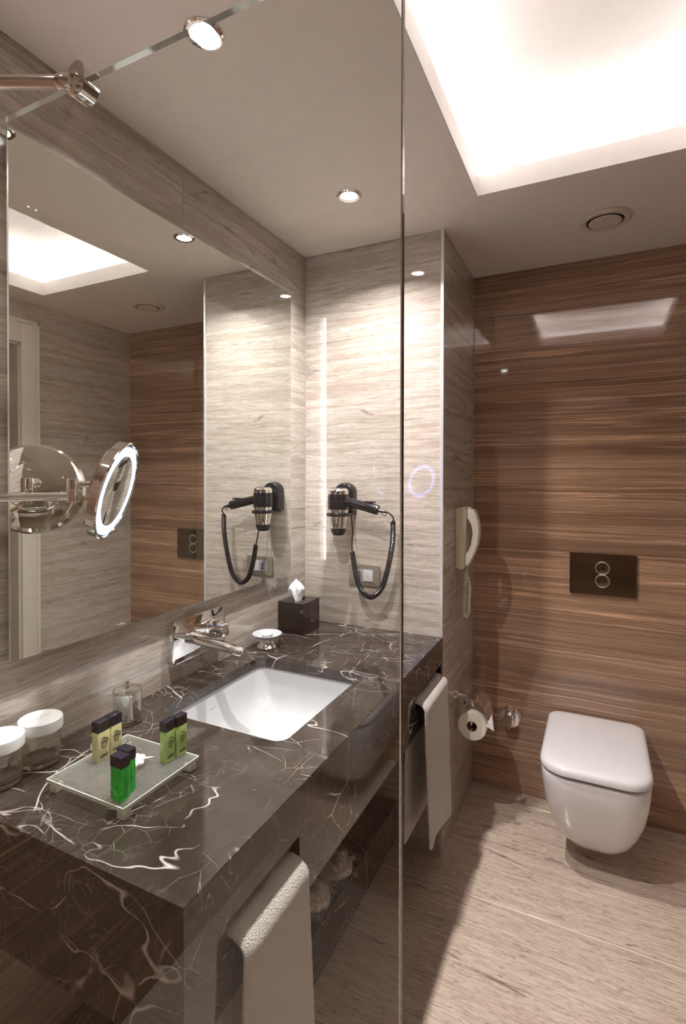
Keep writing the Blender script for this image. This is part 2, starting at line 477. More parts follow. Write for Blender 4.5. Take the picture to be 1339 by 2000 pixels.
def smooth_path(pts, n=8):
    P = [Vector(p) for p in pts]; out = []
    for i in range(len(P) - 1):
        p0 = P[max(i - 1, 0)]; p1 = P[i]; p2 = P[i + 1]; p3 = P[min(i + 2, len(P) - 1)]
        for k in range(n):
            t = k / n
            out.append(0.5 * ((2 * p1) + (p2 - p0) * t + (2 * p0 - 5 * p1 + 4 * p2 - p3) * t * t + (3 * p1 - p0 - 3 * p2 + p3) * t ** 3))
    out.append(P[-1]); return out

def coil_path(path, radius, turns, per=9):
    """helix wound round a smooth path"""
    P = smooth_path(path, 10)
    d = [0.0]
    for a, b in zip(P, P[1:]): d.append(d[-1] + (b - a).length)
    tot = d[-1]; out = []
    N = int(turns * per); j = 0
    u = None
    for i in range(N + 1):
        s = tot * i / N
        while j < len(d) - 2 and d[j + 1] < s: j += 1
        t = (s - d[j]) / max(1e-9, d[j + 1] - d[j])
        c = P[j].lerp(P[j + 1], t); ta = (P[j + 1] - P[j]).normalized()
        if u is None: u = frame_of(ta)[0]
        u = (u - ta * u.dot(ta)).normalized(); v = ta.cross(u)
        ang = 2 * math.pi * turns * i / N
        out.append(c + (u * math.cos(ang) + v * math.sin(ang)) * radius)
    return out

def rrect(cx, cy, hx, hy, r, n=6, r_back=None):
    """rounded rectangle; r for the low-y corners, r_back for the high-y corners"""
    rb = r if r_back is None else r_back
    out = []
    for (sx, sy, a0, rr) in ((1, 1, 0, rb), (-1, 1, 90, rb), (-1, -1, 180, r), (1, -1, 270, r)):
        rr = min(rr, hx * 0.999, hy * 0.999)
        for k in range(n + 1):
            a = math.radians(a0 + 90 * k / n)
            out.append((cx + sx * (hx - rr) + rr * math.cos(a), cy + sy * (hy - rr) + rr * math.sin(a)))
    return out

def bm_loft(bm, rings, cap0=True, cap1=True, mi=0):
    R = [[bm.verts.new(p) for p in ring] for ring in rings]
    n = len(R[0])
    for A, B in zip(R, R[1:]):
        for i in range(n):
            j = (i + 1) % n
            f = bm.faces.new((A[i], A[j], B[j], B[i])); f.material_index = mi
    if cap0: bm.faces.new(list(reversed(R[0]))).material_index = mi
    if cap1: bm.faces.new(R[-1]).material_index = mi
    return R

def loft(name, rings, mat, parent=None, smooth=40, cap0=True, cap1=True, origin=None):
    bm = bmesh.new(); bm_loft(bm, rings, cap0, cap1)
    return link(name, bm, mat, parent, smooth, origin)

def copy_tree(o, parent=None):
    c = o.copy(); COL.objects.link(c); c.parent = parent
    for ch in o.children: copy_tree(ch, c)
    return c

def struct(o): o['kind'] = 'structure'; return o

# ================================================================== the room
TT = 0.008   # tile thickness
G = 0.0012   # half joint

def tile(parent, lo, hi, mat):
    return box('tile', lo, hi, mat, parent, bev=0.0008, seg=1)

def spans(a, b, cuts):
    c = [a] + [k for k in cuts if a < k < b] + [b]
    return list(zip(c, c[1:]))

def tiles_x(parent, x, sign, ycuts, zcuts, y0, y1, z0, z1, mat):
    """tiles on a wall of constant x; sign = direction of the room"""
    for (a, b) in spans(y0, y1, ycuts):
        for (c, d) in spans(z0, z1, zcuts):
            lo = (min(x, x - sign * TT), a + G, c + G); hi = (max(x, x - sign * TT), b - G, d - G)
            tile(parent, lo, hi, mat)

def tiles_y(parent, y, sign, xcuts, zcuts, x0, x1, z0, z1, mat):
    for (a, b) in spans(x0, x1, xcuts):
        for (c, d) in spans(z0, z1, zcuts):
            lo = (a + G, min(y, y - sign * TT), c + G); hi = (b - G, max(y, y - sign * TT), d - G)
            tile(parent, lo, hi, mat)

B = 0.0012   # how far the grout lies behind the tile faces
fl = struct(box('floor', (-0.1, Y0 - 0.1, -0.1), (XR + 0.12, YB + 0.1, -0.0008), 'grout_floor'))
for (a, b) in spans(0.0, XR, [0.40]):
    for (c, d) in spans(Y0, YB, [-0.575, 0.025, 0.625, 1.225, 1.825, 2.425]):
        if a < XP and b <= XP and c >= YA: continue
        x0 = a
        box('tile', (x0 + 0.0017, c + 0.0017, -TT), (b - 0.0017, d - 0.0017, 0.0), 'floor', fl, bev=0.0008, seg=1)

wl = struct(box('wall_left', (-0.1, Y0 - 0.1, 0), (-B, YA + 0.05, H + 0.05), 'grout'))
tiles_x(wl, 0.0, 1, [1.2207], [1.243], 0.5335, YA, 0, H, 'beige')
tiles_x(wl, 0.0, 1, [], [1.243], Y0, 0.5335, 0, H, 'brown')

wa = struct(box('wall_alcove', (-0.1, YA + B, 0), (XP - TT, YB + 0.1, H + 0.05), 'grout'))
tiles_y(wa, YA, -1, [], [1.243], 0.0, XP - 0.004, 0, H, 'beige')

wp = struct(box('wall_pier', (XP - TT, YA + 0.002, 0), (XP - B, YB + 0.05, H + 0.05), 'grout'))
tiles_x(wp, XP, 1, [], [1.243], YA + 0.004, YB, 0, H, 'beige')

wb = struct(box('wall_back', (XP - 0.05, YB + B, 0), (XR + 0.1, YB + 0.12, H + 0.05), 'grout_tan'))
tiles_y(wb, YB, -1, [], [0.686, 1.886], XP, XR, 0, H, 'brown')

DY0, DY1, DZ = 1.02, 1.774, 2.173    # doorway
bm = bmesh.new()
for lo, hi in (((XR + B, Y0 - 0.1, 0), (XR + 0.14, DY0, H + 0.05)), ((XR + B, DY1, 0), (XR + 0.14, YB + 0.1, H + 0.05)), ((XR + B, DY0, DZ), (XR + 0.14, DY1, H + 0.05))):
    bm_box(bm, lo, hi)
wr = struct(link('wall_right', bm, 'grout'))
tiles_x(wr, XR, -1, [], [1.243], DY1 + 0.02, YB, 0, H, 'beige')
tiles_x(wr, XR, -1, [-0.1], [1.243], Y0, DY0 - 0.02, 0, H, 'beige')
tiles_x(wr, XR, -1, [], [], DY0 - 0.02, DY1 + 0.02, DZ + 0.02, H, 'beige')

wq = struct(box('wall_rear', (-0.1, Y0 - 0.12, 0), (XR + 0.1, Y0 - B, H + 0.05), 'grout'))
tiles_y(wq, Y0, 1, [0.85], [1.243], 0.0, XR, 0, H, 'brown')

# trim on the outer corner of the pier
struct(box('trim_1', (XP - 0.010, YA - 0.0025, 0.0), (XP + 0.0025, YA + 0.010, H), 'white_trim', bev=0.001, seg=1))

# ceiling with the lit recess
CX0, CX1, CY0, CY1 = 0.763, 1.519, 0.95, 1.784
LIP, OUT, TOP = 0.062, 0.085, 2.585
bm = bmesh.new()
for lo, hi in (((-0.1, Y0 - 0.1, H), (CX0, YB + 0.1, H + LIP)), ((CX1, Y0 - 0.1, H), (XR + 0.14, YB + 0.1, H + LIP)),
               ((CX0, Y0 - 0.1, H), (CX1, CY0, H + LIP)), ((CX0, CY1, H), (CX1, YB + 0.1, H + LIP))):
    bm_box(bm, lo, hi)
ce = struct(link('ceiling', bm, 'ceil'))
# lip lining the opening, its weaker light painted as a greyer tone
bm = bmesh.new()
e = 0.004
for lo, hi in (((CX0, CY0, H - 0.0005), (CX0 + e, CY1, H + LIP + e)), ((CX1 - e, CY0, H - 0.0005), (CX1, CY1, H + LIP + e)),
               ((CX0, CY0, H - 0.0005), (CX1, CY0 + e, H + LIP + e)), ((CX0, CY1 - e, H - 0.0005), (CX1, CY1, H + LIP + e))):
    bm_box(bm, lo, hi)
link('recess_lip', bm, 'cove_lip', ce)
bm = bmesh.new()
ox0, ox1, oy0, oy1 = CX0 - OUT, CX1 + OUT, CY0 - OUT, CY1 + OUT
for lo, hi in (((ox0 - 0.02, oy0 - 0.02, H + LIP), (ox0, oy1 + 0.02, TOP)), ((ox1, oy0 - 0.02, H + LIP), (ox1 + 0.02, oy1 + 0.02, TOP)),
               ((ox0, oy0 - 0.02, H + LIP), (ox1, oy0, TOP)), ((ox0, oy1, H + LIP), (ox1, oy1 + 0.02, TOP)),
               ((ox0 - 0.02, oy0 - 0.02, TOP), (ox1 + 0.02, oy1 + 0.02, TOP + 0.02)),
               ((ox0, oy0, H + LIP), (CX0, oy1, H + LIP + 0.002)), ((CX1, oy0, H + LIP), (ox1, oy1, H + LIP + 0.002)),
               ((CX0, oy0, H + LIP), (CX1, CY0, H + LIP + 0.002)), ((CX0, CY1, H + LIP), (CX1, oy1, H + LIP + 0.002))):
    bm_box(bm, lo, hi)
link('recess_box', bm, 'cove', ce)
zl = H + LIP + 0.004
for lo, hi in (((ox0 + 0.012, oy0 + 0.03, zl), (ox0 + 0.024, oy1 - 0.03, zl + 0.008)), ((ox1 - 0.024, oy0 + 0.03, zl), (ox1 - 0.012, oy1 - 0.03, zl + 0.008)),
               ((ox0 + 0.03, oy0 + 0.012, zl), (ox1 - 0.03, oy0 + 0.024, zl + 0.008)), ((ox0 + 0.03, oy1 - 0.024, zl), (ox1 - 0.03, oy1 - 0.012, zl + 0.008))):
    box('led_strip', lo, hi, 'led_cove', ce)

# door in the right wall, seen in the mirror
dr = struct(bpy.data.objects.new('door_1', None)); COL.objects.link(dr)
CW = 0.102
def casing_piece(lo, hi): box('casing', lo, hi, 'casing', dr, bev=0.003, seg=2)
casing_piece((XR - 0.018, DY1, 0), (XR, DY1 + CW, DZ + 0.13))
casing_piece((XR - 0.018, DY0 - CW, 0), (XR, DY0, DZ + 0.13))
casing_piece((XR - 0.018, DY0, DZ), (XR, DY1, DZ + 0.13))
for lo, hi in (((XR - 0.026, DY1 + CW - 0.022, 0), (XR - 0.017, DY1 + CW - 0.004, DZ + 0.126)),
               ((XR - 0.026, DY0 - CW + 0.004, 0), (XR - 0.017, DY0 - CW + 0.022, DZ + 0.126)),
               ((XR - 0.026, DY0 - CW + 0.004, DZ + 0.108), (XR - 0.017, DY1 + CW - 0.004, DZ + 0.126))):
    box('casing_bead', lo, hi, 'casing', dr, bev=0.003, seg=2)
box('jamb', (XR - 0.001, DY1 - 0.012, 0), (XR + 0.139, DY1 + 0.001, DZ), 'jamb', dr)
box('jamb', (XR - 0.001, DY0 - 0.001, 0), (XR + 0.139, DY0 + 0.012, DZ), 'jamb', dr)
box('jamb', (XR - 0.001, DY0, DZ - 0.012), (XR + 0.139, DY1, DZ + 0.001), 'jamb', dr)
leaf = box('door_leaf', (XR + 0.10, DY0 + 0.012, 0.004), (XR + 0.138, DY1 - 0.012, DZ - 0.012), 'door', dr)
lathe('door_knob', [(0.0, 0), (0.022, 0), (0.022, 0.006), (0.009, 0.010), (0.009, 0.035), (0.024, 0.045), (0.026, 0.060), (0.0, 0.070)], (XR + 0.10, DY0 + 0.08, 1.0), 'chrome', leaf, axis=(-1, 0, 0), seg=20)

# ================================================================== lights in the ceiling
def downlight(x, y, label, watts=SPOT_W):
    t = thing('ceiling_downlight', (x, y, H), label, 'downlight', 'recessed downlights over the vanity')
    lathe('trim_ring', [(0.027, -0.0005), (0.029, -0.004), (0.037, -0.005), (0.041, -0.002), (0.041, 0.0), (0.027, 0.0)], (x, y, H), 'chrome', t, seg=40, closed=True)
    lathe('lamp_lens', [(0.0, -0.006), (0.014, -0.0055), (0.024, -0.003), (0.027, -0.001)], (x, y, H), 'lamp', t, seg=32)
    l = bpy.data.lights.new('downlight_beam', 'AREA')
    l.shape = 'DISK'; l.size = 0.046; l.energy = watts; l.spread = math.radians(132)
    l.color = (1.0, 0.955, 0.93)
    lo = bpy.data.objects.new('downlight_beam', l); COL.objects.link(lo)
    lo.parent = t; lo.location = (0, 0, -0.0075)
    return t
downlight(0.378, 0.876, 'round recessed ceiling downlight crossed by the top edge of the glass screen')
downlight(0.381, 1.590, 'round recessed ceiling downlight over the far end of the vanity')

downlight(0.379, 0.187, 'round recessed ceiling downlight on the shower side of the glass screen', SPOT_W * 0.3)

t = thing('ceiling_vent', (1.152, 2.138, H), 'round cream extractor vent in the ceiling before the brown wall', 'vent')
lathe('vent_ring', [(0.062, -0.002), (0.064, -0.012), (0.078, -0.014), (0.088, -0.006), (0.089, 0.0), (0.062, 0.0)], (1.152, 2.138, H), 'vent', t, seg=48, closed=True)
lathe('vent_throat', [(0.0, -0.0008), (0.0625, -0.0008)], (1.152, 2.138, H), 'gap', t, seg=40)
lathe('vent_disc', [(0.0, -0.019), (0.050, -0.018), (0.055, -0.013), (0.050, -0.007), (0.0, -0.006)], (1.152, 2.138, H), 'vent', t, seg=40)
lathe('vent_stem', [(0.008, -0.007), (0.008, 0.0)], (1.152, 2.138, H), 'vent', t, seg=12)

# ================================================================== glass screen
GY0, GY1, GX, GZ = 0.529, 0.538, 0.9455, 2.045
t = thing('glass_shower_screen', (0.47, 0.5335, 0), 'tall clear frameless glass shower screen with polished edges before the vanity', 'glass screen')
bm = bmesh.new(); bm_box(bm, (0.0, GY0, 0.002), (GX, GY1, GZ))
bmesh.ops.bevel(bm, geom=[e for e in bm.edges if all(v.co.x > 0.5 for v in e.verts) and abs(e.verts[0].co.z - e.verts[1].co.z) > 1], offset=0.0014, segments=1, affect='EDGES')
for f in bm.faces:
    f.normal_update()
    if abs(f.normal.y) < 0.5: f.material_index = 2 if f.normal.x > 0.5 else 1
    if 0.2 < abs(f.normal.y) < 0.98: f.material_index = 1
link('glass_pane', bm, ['glass', 'glass_edge', 'glass_edge_dark'], t)

t = thing('stabiliser_bar', (0.45, 0.5335, GZ), 'chrome bar and clamp bracing the top of the glass screen', 'support bar')
bp = Vector((0.448, 0.5335, 2.046))
pts = rrect(0, 0, 0.019, 0.025, 0.018, 6)
bm = bmesh.new()
ring0 = [(bp.x + a, GY0 - 0.010, bp.z - 0.004 + b) for a, b in pts]
ring1 = [(bp.x + a, GY1 + 0.008, bp.z - 0.004 + b) for a, b in pts]
bm_loft(bm, [ring0, ring1]); bevel_all(bm, 0.0015, 1)
link('clamp', bm, 'chrome', t, 35)
dirb = Vector((-0.899, -0.437, 0.004)).normalized()
start = bp + Vector((-0.006, -0.016, -0.010))
L = start.x / -dirb.x
tube('bar', [start + dirb * 0.012, start + dirb * (L - 0.002)], 0.0092, 'chrome', t, 20)
lathe('bar_collar', [(0.0, 0), (0.0105, 0), (0.0115, 0.004), (0.0115, 0.016), (0.0100, 0.020), (0.0, 0.020)], start, 'chrome', t, axis=dirb, seg=20)
lathe('clamp_screw', [(0.0, 0), (0.006, 0), (0.006, 0.006), (0.0, 0.007)], start + Vector((0.012, -0.001, 0.004)), 'chrome', t, axis=(0, -1, 0), seg=12)
end = start + dirb * (L - 0.006)
lathe('wall_flange', [(0.0, 0), (0.024, 0), (0.024, 0.005), (0.012, 0.008), (0.0, 0.008)], (0.0005, end.y, end.z), 'chrome', t, axis=(1, 0, 0), seg=24)

# ================================================================== wall mirror
MX, MY0, MY1, MZ0, MZ1 = 0.0223, 0.6825, 1.806, 1.067, 2.194
t = thing('wall_mirror', (0.0, 1.24, MZ0), 'large frameless rectangular wall mirror above the vanity', 'mirror')
box('mount_box', (0.0005, MY0 + 0.05, MZ0 + 0.05), (MX - 0.006, MY1 - 0.012, MZ1 - 0.05), 'gap', t)
bm = bmesh.new(); bm_box(bm, (MX - 0.006, MY0, MZ0), (MX, MY1, MZ1))
bevel_all(bm, 0.0012, 1)
for f in bm.faces:
    f.normal_update()
    if f.normal.x < 0.9: f.material_index = 1
link('mirror_glass', bm, ['mirror', 'mirror_edge'], t)
tube('etched_mark', smooth_path([(MX + 0.0003, 0.956, 1.0765), (MX + 0.0003, 0.960, 1.0800), (MX + 0.0003, 0.963, 1.0755), (MX + 0.0003, 0.967, 1.0800), (MX + 0.0003, 0.969, 1.0745), (MX + 0.0003, 0.973, 1.0795), (MX + 0.0003, 0.976, 1.0740), (MX + 0.0003, 0.982, 1.0780)], 4), 0.0004, 'ink_grey', t, 5)
led = box('led_strip', (0.004, MY1 - 0.012, MZ0 + 0.012), (0.0145, MY1 - 0.004, MZ1 - 0.012), 'led_mirror', t)
bm = bmesh.new(); k = MZ0 + 0.03
while k < MZ1 - 0.03:
    bm_box(bm, (0.0065, MY1 - 0.0045, k - 0.0025), (0.0115, MY1 - 0.0025, k + 0.0025)); k += 0.0366
tag(link('led_dots', bm, 'led_dot', led), kind='stuff')

# ================================================================== makeup mirror on its arm
n = Vector((0.817, 0.498, -0.276)).normalized()
c = Vector((0.159, 0.830, 1.431))
t = thing('makeup_mirror', (0.0, 0.62, 1.425), 'round chrome magnifying mirror with glowing white ring on a wall arm', 'makeup mirror')
hs = lathe('housing', [(0.0, -0.031), (0.045, -0.029), (0.062, -0.026), (0.064, -0.023), (0.088, -0.021), (0.104, -0.017), (0.1115, -0.010), (0.1125, 0.008), (0.1105, 0.0105), (0.107, 0.0105), (0.1055, 0.007), (0.0, 0.004)], c, 'chrome', t, axis=n, seg=64, smooth=25)
lathe('light_ring', [(0.081, 0.0045), (0.081, 0.0085), (0.091, 0.0095), (0.102, 0.0085), (0.102, 0.0045)], c, 'ring', t, axis=n, seg=64)
lathe('mirror_disc', [(0.0, 0.0048), (0.030, 0.0052), (0.060, 0.0065), (0.0808, 0.0082)], c, 'mirror', t, axis=n, seg=48)
piv = Vector((0.100, 0.771, 1.432))
ball = c - n * 0.036 + Vector((0, 0, 0.003))
tube('back_stem', [c - n * 0.029, ball], 0.010, 'chrome', t, 16)
lathe('ball_joint', [(0.0, -0.013)] + [(0.013 * math.cos(math.radians(a)), 0.013 * math.sin(math.radians(a))) for a in range(-75, 76, 15)] + [(0.0, 0.013)], ball, 'chrome', t, seg=24)
tube('joint_stem', [ball, piv + Vector((0.0, 0.0, 0.012))], 0.0065, 'chrome', t, 14)
pvt = lathe('pivot', [(0.0, -0.027), (0.0125, -0.027), (0.0135, -0.025), (0.0135, -0.0008), (0.0130, 0.0), (0.0135, 0.0008), (0.0135, 0.023), (0.0125, 0.025), (0.0, 0.025)], piv, 'chrome', t, seg=28, smooth=30)
wm = Vector((0.026, 0.622, 1.418))
tube('arm', [wm, piv + Vector((-0.006, -0.010, -0.014))], 0.0088, 'chrome', t, 18)
lathe('wall_pivot', [(0.0, -0.03), (0.013, -0.03), (0.013, 0.03), (0.0, 0.03)], wm, 'chrome', t, seg=24)
lathe('wall_plate', [(0.0, 0), (0.030, 0), (0.030, 0.006), (0.022, 0.012), (0.0, 0.014)], (0.0005, 0.622, 1.418), 'chrome', t, axis=(1, 0, 0), seg=32)

# ================================================================== vanity counter
HX0, HX1, HY0, HY1 = 0.100, 0.482, 1.022, 1.478     # basin cut-out
t = thing('vanity_counter', (0.30, 1.26, 0.615), 'dark brown veined marble vanity counter with deep apron and two towel slots', 'counter')
SL = 0.032
def slab_with_hole(name, z0, z1, mat, parent):
    bm = bmesh.new()
    n = 6
    inner = rrect((HX0 + HX1) / 2, (HY0 + HY1) / 2, (HX1 - HX0) / 2, (HY1 - HY0) / 2, 0.032, n)
    X0, X1, Yn, Yf = 0.001, XC, YC, YA - 0.001
    N = len(inner)
    cxm, cym = (HX0 + HX1) / 2, (HY0 + HY1) / 2
    corners = [(X1, Yf), (X0, Yf), (X0, Yn), (X1, Yn)]
    def ring(pts, z): return [bm.verts.new((x, y, z)) for x, y in pts]
    it, ib = ring(inner, z1), ring(inner, z0)
    ct, cb = ring(corners, z1), ring(corners, z0)
    for (I, C) in ((it, ct), (ib, cb)):
        for q in range(4):
            a = q * (n + 1)
            for k in range(n): bm.faces.new((C[q], I[a + k], I[a + k + 1]))
            nx = ((q + 1) % 4); b = nx * (n + 1)
            bm.faces.new((C[q], I[a + n], I[b], C[nx]))
    for k in range(N):
        l = (k + 1) % N
        bm.faces.new((it[k], it[l], ib[l], ib[k]))
    for q in range(4):
        r_ = (q + 1) % 4
        bm.faces.new((ct[q], cb[q], cb[r_], ct[r_]))
    tops = set(it) | set(ct)
    es = [e for e in bm.edges if (e.verts[0] in ct and e.verts[1] in ct) or (e.verts[0] in it and e.verts[1] in it)]
    bmesh.ops.bevel(bm, geom=es, offset=0.0016, segments=2, profile=0.5, affect='EDGES')
    return link(name, bm, mat, parent)
slab_with_hole('counter_top', ZC - SL, ZC, 'marble', t)
AZ0, SZ0, SZ1 = 0.615, 0.690, 0.748
AX0 = XC - 0.022
# apron of the front: band above the slots, rails and solid panels below
ys = [YC, 0.664, 0.892, 1.628, 1.938, YA - 0.001]
bm = bmesh.new()
bm_box(bm, (AX0, YC, SZ1), (XC, YA - 0.001, ZC - SL))
for a, b, zt in ((ys[0], ys[1], SZ1), (ys[1], ys[2], SZ0), (ys[2], ys[3], SZ1), (ys[3], ys[4], SZ0), (ys[4], ys[5], SZ1)):
    bm_box(bm, (AX0, a, AZ0), (XC, b, zt))
link('front_apron', bm, 'marble', t)
box('end_apron', (0.001, YC, AZ0), (AX0, YC + 0.022, ZC - SL), 'marble', t)
box('under_panel', (0.002, YC + 0.022, AZ0 + 0.002), (0.46, YA - 0.002, AZ0 + 0.012), 'gap', t)

# basin
t = thing('undermount_sink', (0.291, 1.25, 0.69), 'white rectangular undermount ceramic sink set in the dark marble counter', 'sink')
bcx, bcy = (HX0 + HX1) / 2, (HY0 + HY1) / 2
hx, hy = (HX1 - HX0) / 2 + 0.004, (HY1 - HY0) / 2 + 0.004
prof = [(0.0, 0.0, 0.034), (0.006, -0.030, 0.040), (0.016, -0.080, 0.055), (0.034, -0.110, 0.070), (0.062, -0.128, 0.085), (0.110, -0.137, 0.075), (0.150, -0.140, 0.03)]
rings = []
for ins, dz, rad in prof:
    rings.append([(x, y, ZC - SL - 0.0005 + dz) for x, y in rrect(bcx, bcy, hx - ins, hy - ins, rad, 8)])
bm = bmesh.new(); bm_loft(bm, rings, False, True)
# outer shell of the bowl
rings2 = [[(x, y, ZC - SL - 0.0005 + dz) for x, y in rrect(bcx, bcy, hx - i, hy - i, rad, 8)] for i, dz, rad in ((-0.03, 0.0, 0.05), (-0.018, -0.02, 0.05), (0.02, -0.13, 0.08), (0.06, -0.15, 0.08))]
bm_loft(bm, rings2, False, True)
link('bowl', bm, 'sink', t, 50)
bm = bmesh.new()
for k, hh in enumerate((0.0045, 0.0035, 0.0035, 0.0045)):
    bm_box(bm, (0.1035, 1.218 + k * 0.006, 0.768), (0.1056, 1.2205 + k * 0.006, 0.768 + hh))
link('maker_mark', bm, 'ink_grey', t)
dz = ZC - SL - 0.140
lathe('drain', [(0.0, 0.006), (0.018, 0.0055), (0.021, 0.003), (0.0235, 0.003), (0.031, 0.002), (0.032, 0.0)], (0.262, 1.215, dz - 0.0003), 'chrome', t, seg=32)

# faucet
t = thing('wall_faucet', (0.0, 1.27, 0.905), 'chrome wall mounted basin mixer with rectangular plate, spout and lever', 'faucet')
PY0, PY1, PZ0, PZ1 = 1.152, 1.392, 0.905, 1.034
def yz_plate(x0, x1, cy, cz, hy, hz, r, bev, name, mat, parent):
    bm = bmesh.new()
    P = rrect(cy, cz, hy, hz, r, 5)
    bm_loft(bm, [[(x0, a, b) for a, b in P], [(x1, a, b) for a, b in P]])
    if bev:
        es = [e for e in bm.edges if all(abs(v.co.x - x1) < 1e-6 for v in e.verts)]
        bmesh.ops.bevel(bm, geom=es, offset=bev, segments=2, profile=0.5, affect='EDGES')
    return link(name, bm, mat, parent, 35)
yz_plate(0.0005, 0.020, (PY0 + PY1) / 2, (PZ0 + PZ1) / 2, (PY1 - PY0) / 2, (PZ1 - PZ0) / 2, 0.016, 0.003, 'back_plate', 'chrome', t)
# spout: flattened bar, sweeping out and slightly down
sp = []
sy0 = 1.222
for k, (x, z, hw, hh) in enumerate(((0.019, 0.972, 0.020, 0.016), (0.05, 0.970, 0.0185, 0.014), (0.10, 0.965, 0.0175, 0.0125), (0.15, 0.960, 0.017, 0.0115), (0.185, 0.955, 0.0165, 0.011), (0.204, 0.951, 0.0155, 0.010), (0.212, 0.948, 0.012, 0.007))):
    sp.append([(x, sy0 + 0.012 * (k / 6) + a, z + b) for a, b in rrect(0, 0, hw, hh, min(hw, hh) * 0.75, 4)])
loft('spout', sp, 'chrome', t, 50)
lathe('aerator', [(0.0, 0), (0.009, 0), (0.009, 0.006), (0.0, 0.006)], (0.196, 1.233, 0.938), 'gap', t, seg=16)
hd = lathe('handle', [(0.0, 0), (0.024, 0), (0.024, 0.006), (0.021, 0.008), (0.021, 0.052), (0.0195, 0.055), (0.0, 0.055)], (0.020, 1.318, 0.982), 'chrome', t, axis=(1, 0, 0), seg=32, smooth=30)
lev = []
for x, hz in ((0.055, 0.022), (0.080, 0.021), (0.084, 0.018)):
    lev.append([(x, 1.318 + a, 0.976 + b) for a, b in rrect(0, 0, 0.017 if x < 0.082 else 0.014, hz, 0.008, 4)])
loft('lever', lev, 'chrome', hd, 45)

# ================================================================== low marble shelf below
t = thing('low_marble_shelf', (0.21, 1.27, 0), 'low dark marble shelf on the floor under the vanity', 'shelf')
box('shelf_body', (0.002, YC + 0.03, 0.022), (0.424, YA - 0.002, 0.165), 'marble', t, bev=0.0015, seg=1)
box('toe_kick_shade', (0.002, YC + 0.04, 0.0005), (0.404, YA - 0.002, 0.022), 'gap', t)  # recessed strip coloured near-black as the shadow gap at the floor

# ================================================================== toilet
TX, TF = 1.130, 2.012
t = thing('wall_hung_toilet', (TX, 2.26, 0.07), 'white wall hung toilet with closed rounded lid', 'toilet')
yb = YB - 0.0015
def D(hw, yf, r, z, ybk=yb, rb=0.012, n=8):
    return [(x, y, z) for x, y in rrect(TX, (yf + ybk) / 2, hw, (ybk - yf) / 2, r, n, rb)]
rings = [D(0.062, 2.180, 0.05, 0.068), D(0.088, 2.145, 0.065, 0.072), D(0.108, 2.115, 0.078, 0.090), D(0.129, 2.084, 0.085, 0.125), D(0.150, 2.052, 0.090, 0.18),
         D(0.166, 2.029, 0.092, 0.24), D(0.175, 2.016, 0.092, 0.30), D(0.1795, 2.010, 0.092, 0.345), D(0.181, 2.008, 0.092, 0.374), D(0.1795, 2.0095, 0.090, 0.3805), D(0.174, 2.015, 0.086, 0.383)]
loft('bowl', rings, 'ceramic', t, 60)
loft('seat_gap_shade', [D(0.168, 2.022, 0.084, 0.3832, 2.485, 0.02), D(0.168, 2.022, 0.084, 0.3965, 2.485, 0.02)], 'gap', t, 40)  # inset near-black ring paints the shade between lid and bowl
rings = [D(0.178, 2.008, 0.090, 0.3955, 2.490, 0.040), D(0.1845, 2.001, 0.096, 0.3965, 2.496, 0.046), D(0.1855, 2.000, 0.097, 0.400, 2.497, 0.047), D(0.1850, 2.0005, 0.097, 0.412, 2.497, 0.047), D(0.182, 2.004, 0.095, 0.4195, 2.495, 0.046),
         D(0.175, 2.011, 0.090, 0.4255, 2.489, 0.044), D(0.165, 2.021, 0.084, 0.4285, 2.480, 0.038), D(0.148, 2.038, 0.074, 0.4300, 2.464, 0.03), D(0.10, 2.10, 0.05, 0.4308, 2.42, 0.02)]
loft('lid', rings, 'ceramic', t, 60)
for s in (-1, 1):
    lathe('hinge', [(0.0, -0.012), (0.008, -0.012), (0.008, 0.012), (0.0, 0.012)], (TX + s * 0.11, 2.494, 0.392), 'ceramic', t, axis=(1, 0, 0), seg=16)

# flush plate
t = thing('flush_plate', (1.154, YB, 0.95), 'dark mirrored flush plate with two round chrome ringed buttons on the brown wall', 'flush plate')
bm = bmesh.new(); bm_box(bm, (1.026, YB - 0.013, 0.951), (1.283, YB - 0.0005, 1.129)); bevel_all(bm, 0.0015, 1)
link('plate', bm, 'chrome_dk', t, 35)
for z in (1.0685, 1.0135):
    bm = bmesh.new()
    bm_tube(bm, [(1.154 + 0.0265 * math.cos(a * math.pi / 20), YB - 0.0145, z + 0.0265 * math.sin(a * math.pi / 20)) for a in range(40)], 0.0032, 8, closed=True)
    link('button_ring', bm, 'chrome', t, 60)
    lathe('button', [(0.0, 0.0025), (0.018, 0.0022), (0.0235, 0.001), (0.0235, 0.0)], (1.154, YB - 0.013, z), 'chrome_dk', t, axis=(0, -1, 0), seg=32)

# stop valve
t = thing('stop_valve', (0.775, YB, 0.348), 'round chrome stop valve on the brown wall beside the toilet', 'valve')
lathe('escutcheon', [(0.0, 0), (0.050, 0), (0.050, 0.003), (0.044, 0.007), (0.026, 0.009), (0.0, 0.009)], (0.775, YB - 0.0005, 0.348), 'chrome', t, axis=(0, -1, 0), seg=40)
kn = lathe('knob', [(0.0, 0), (0.020, 0), (0.022, 0.004), (0.022, 0.012), (0.028, 0.016), (0.029, 0.050), (0.026, 0.054), (0.0, 0.055)], (0.775, YB - 0.009, 0.348), 'chrome', t, axis=(0, -1, 0), seg=32, smooth=30)
tube('pin', [(0.775, YB - 0.045, 0.322), (0.775, YB - 0.045, 0.306)], 0.003, 'chrome', kn, 8)

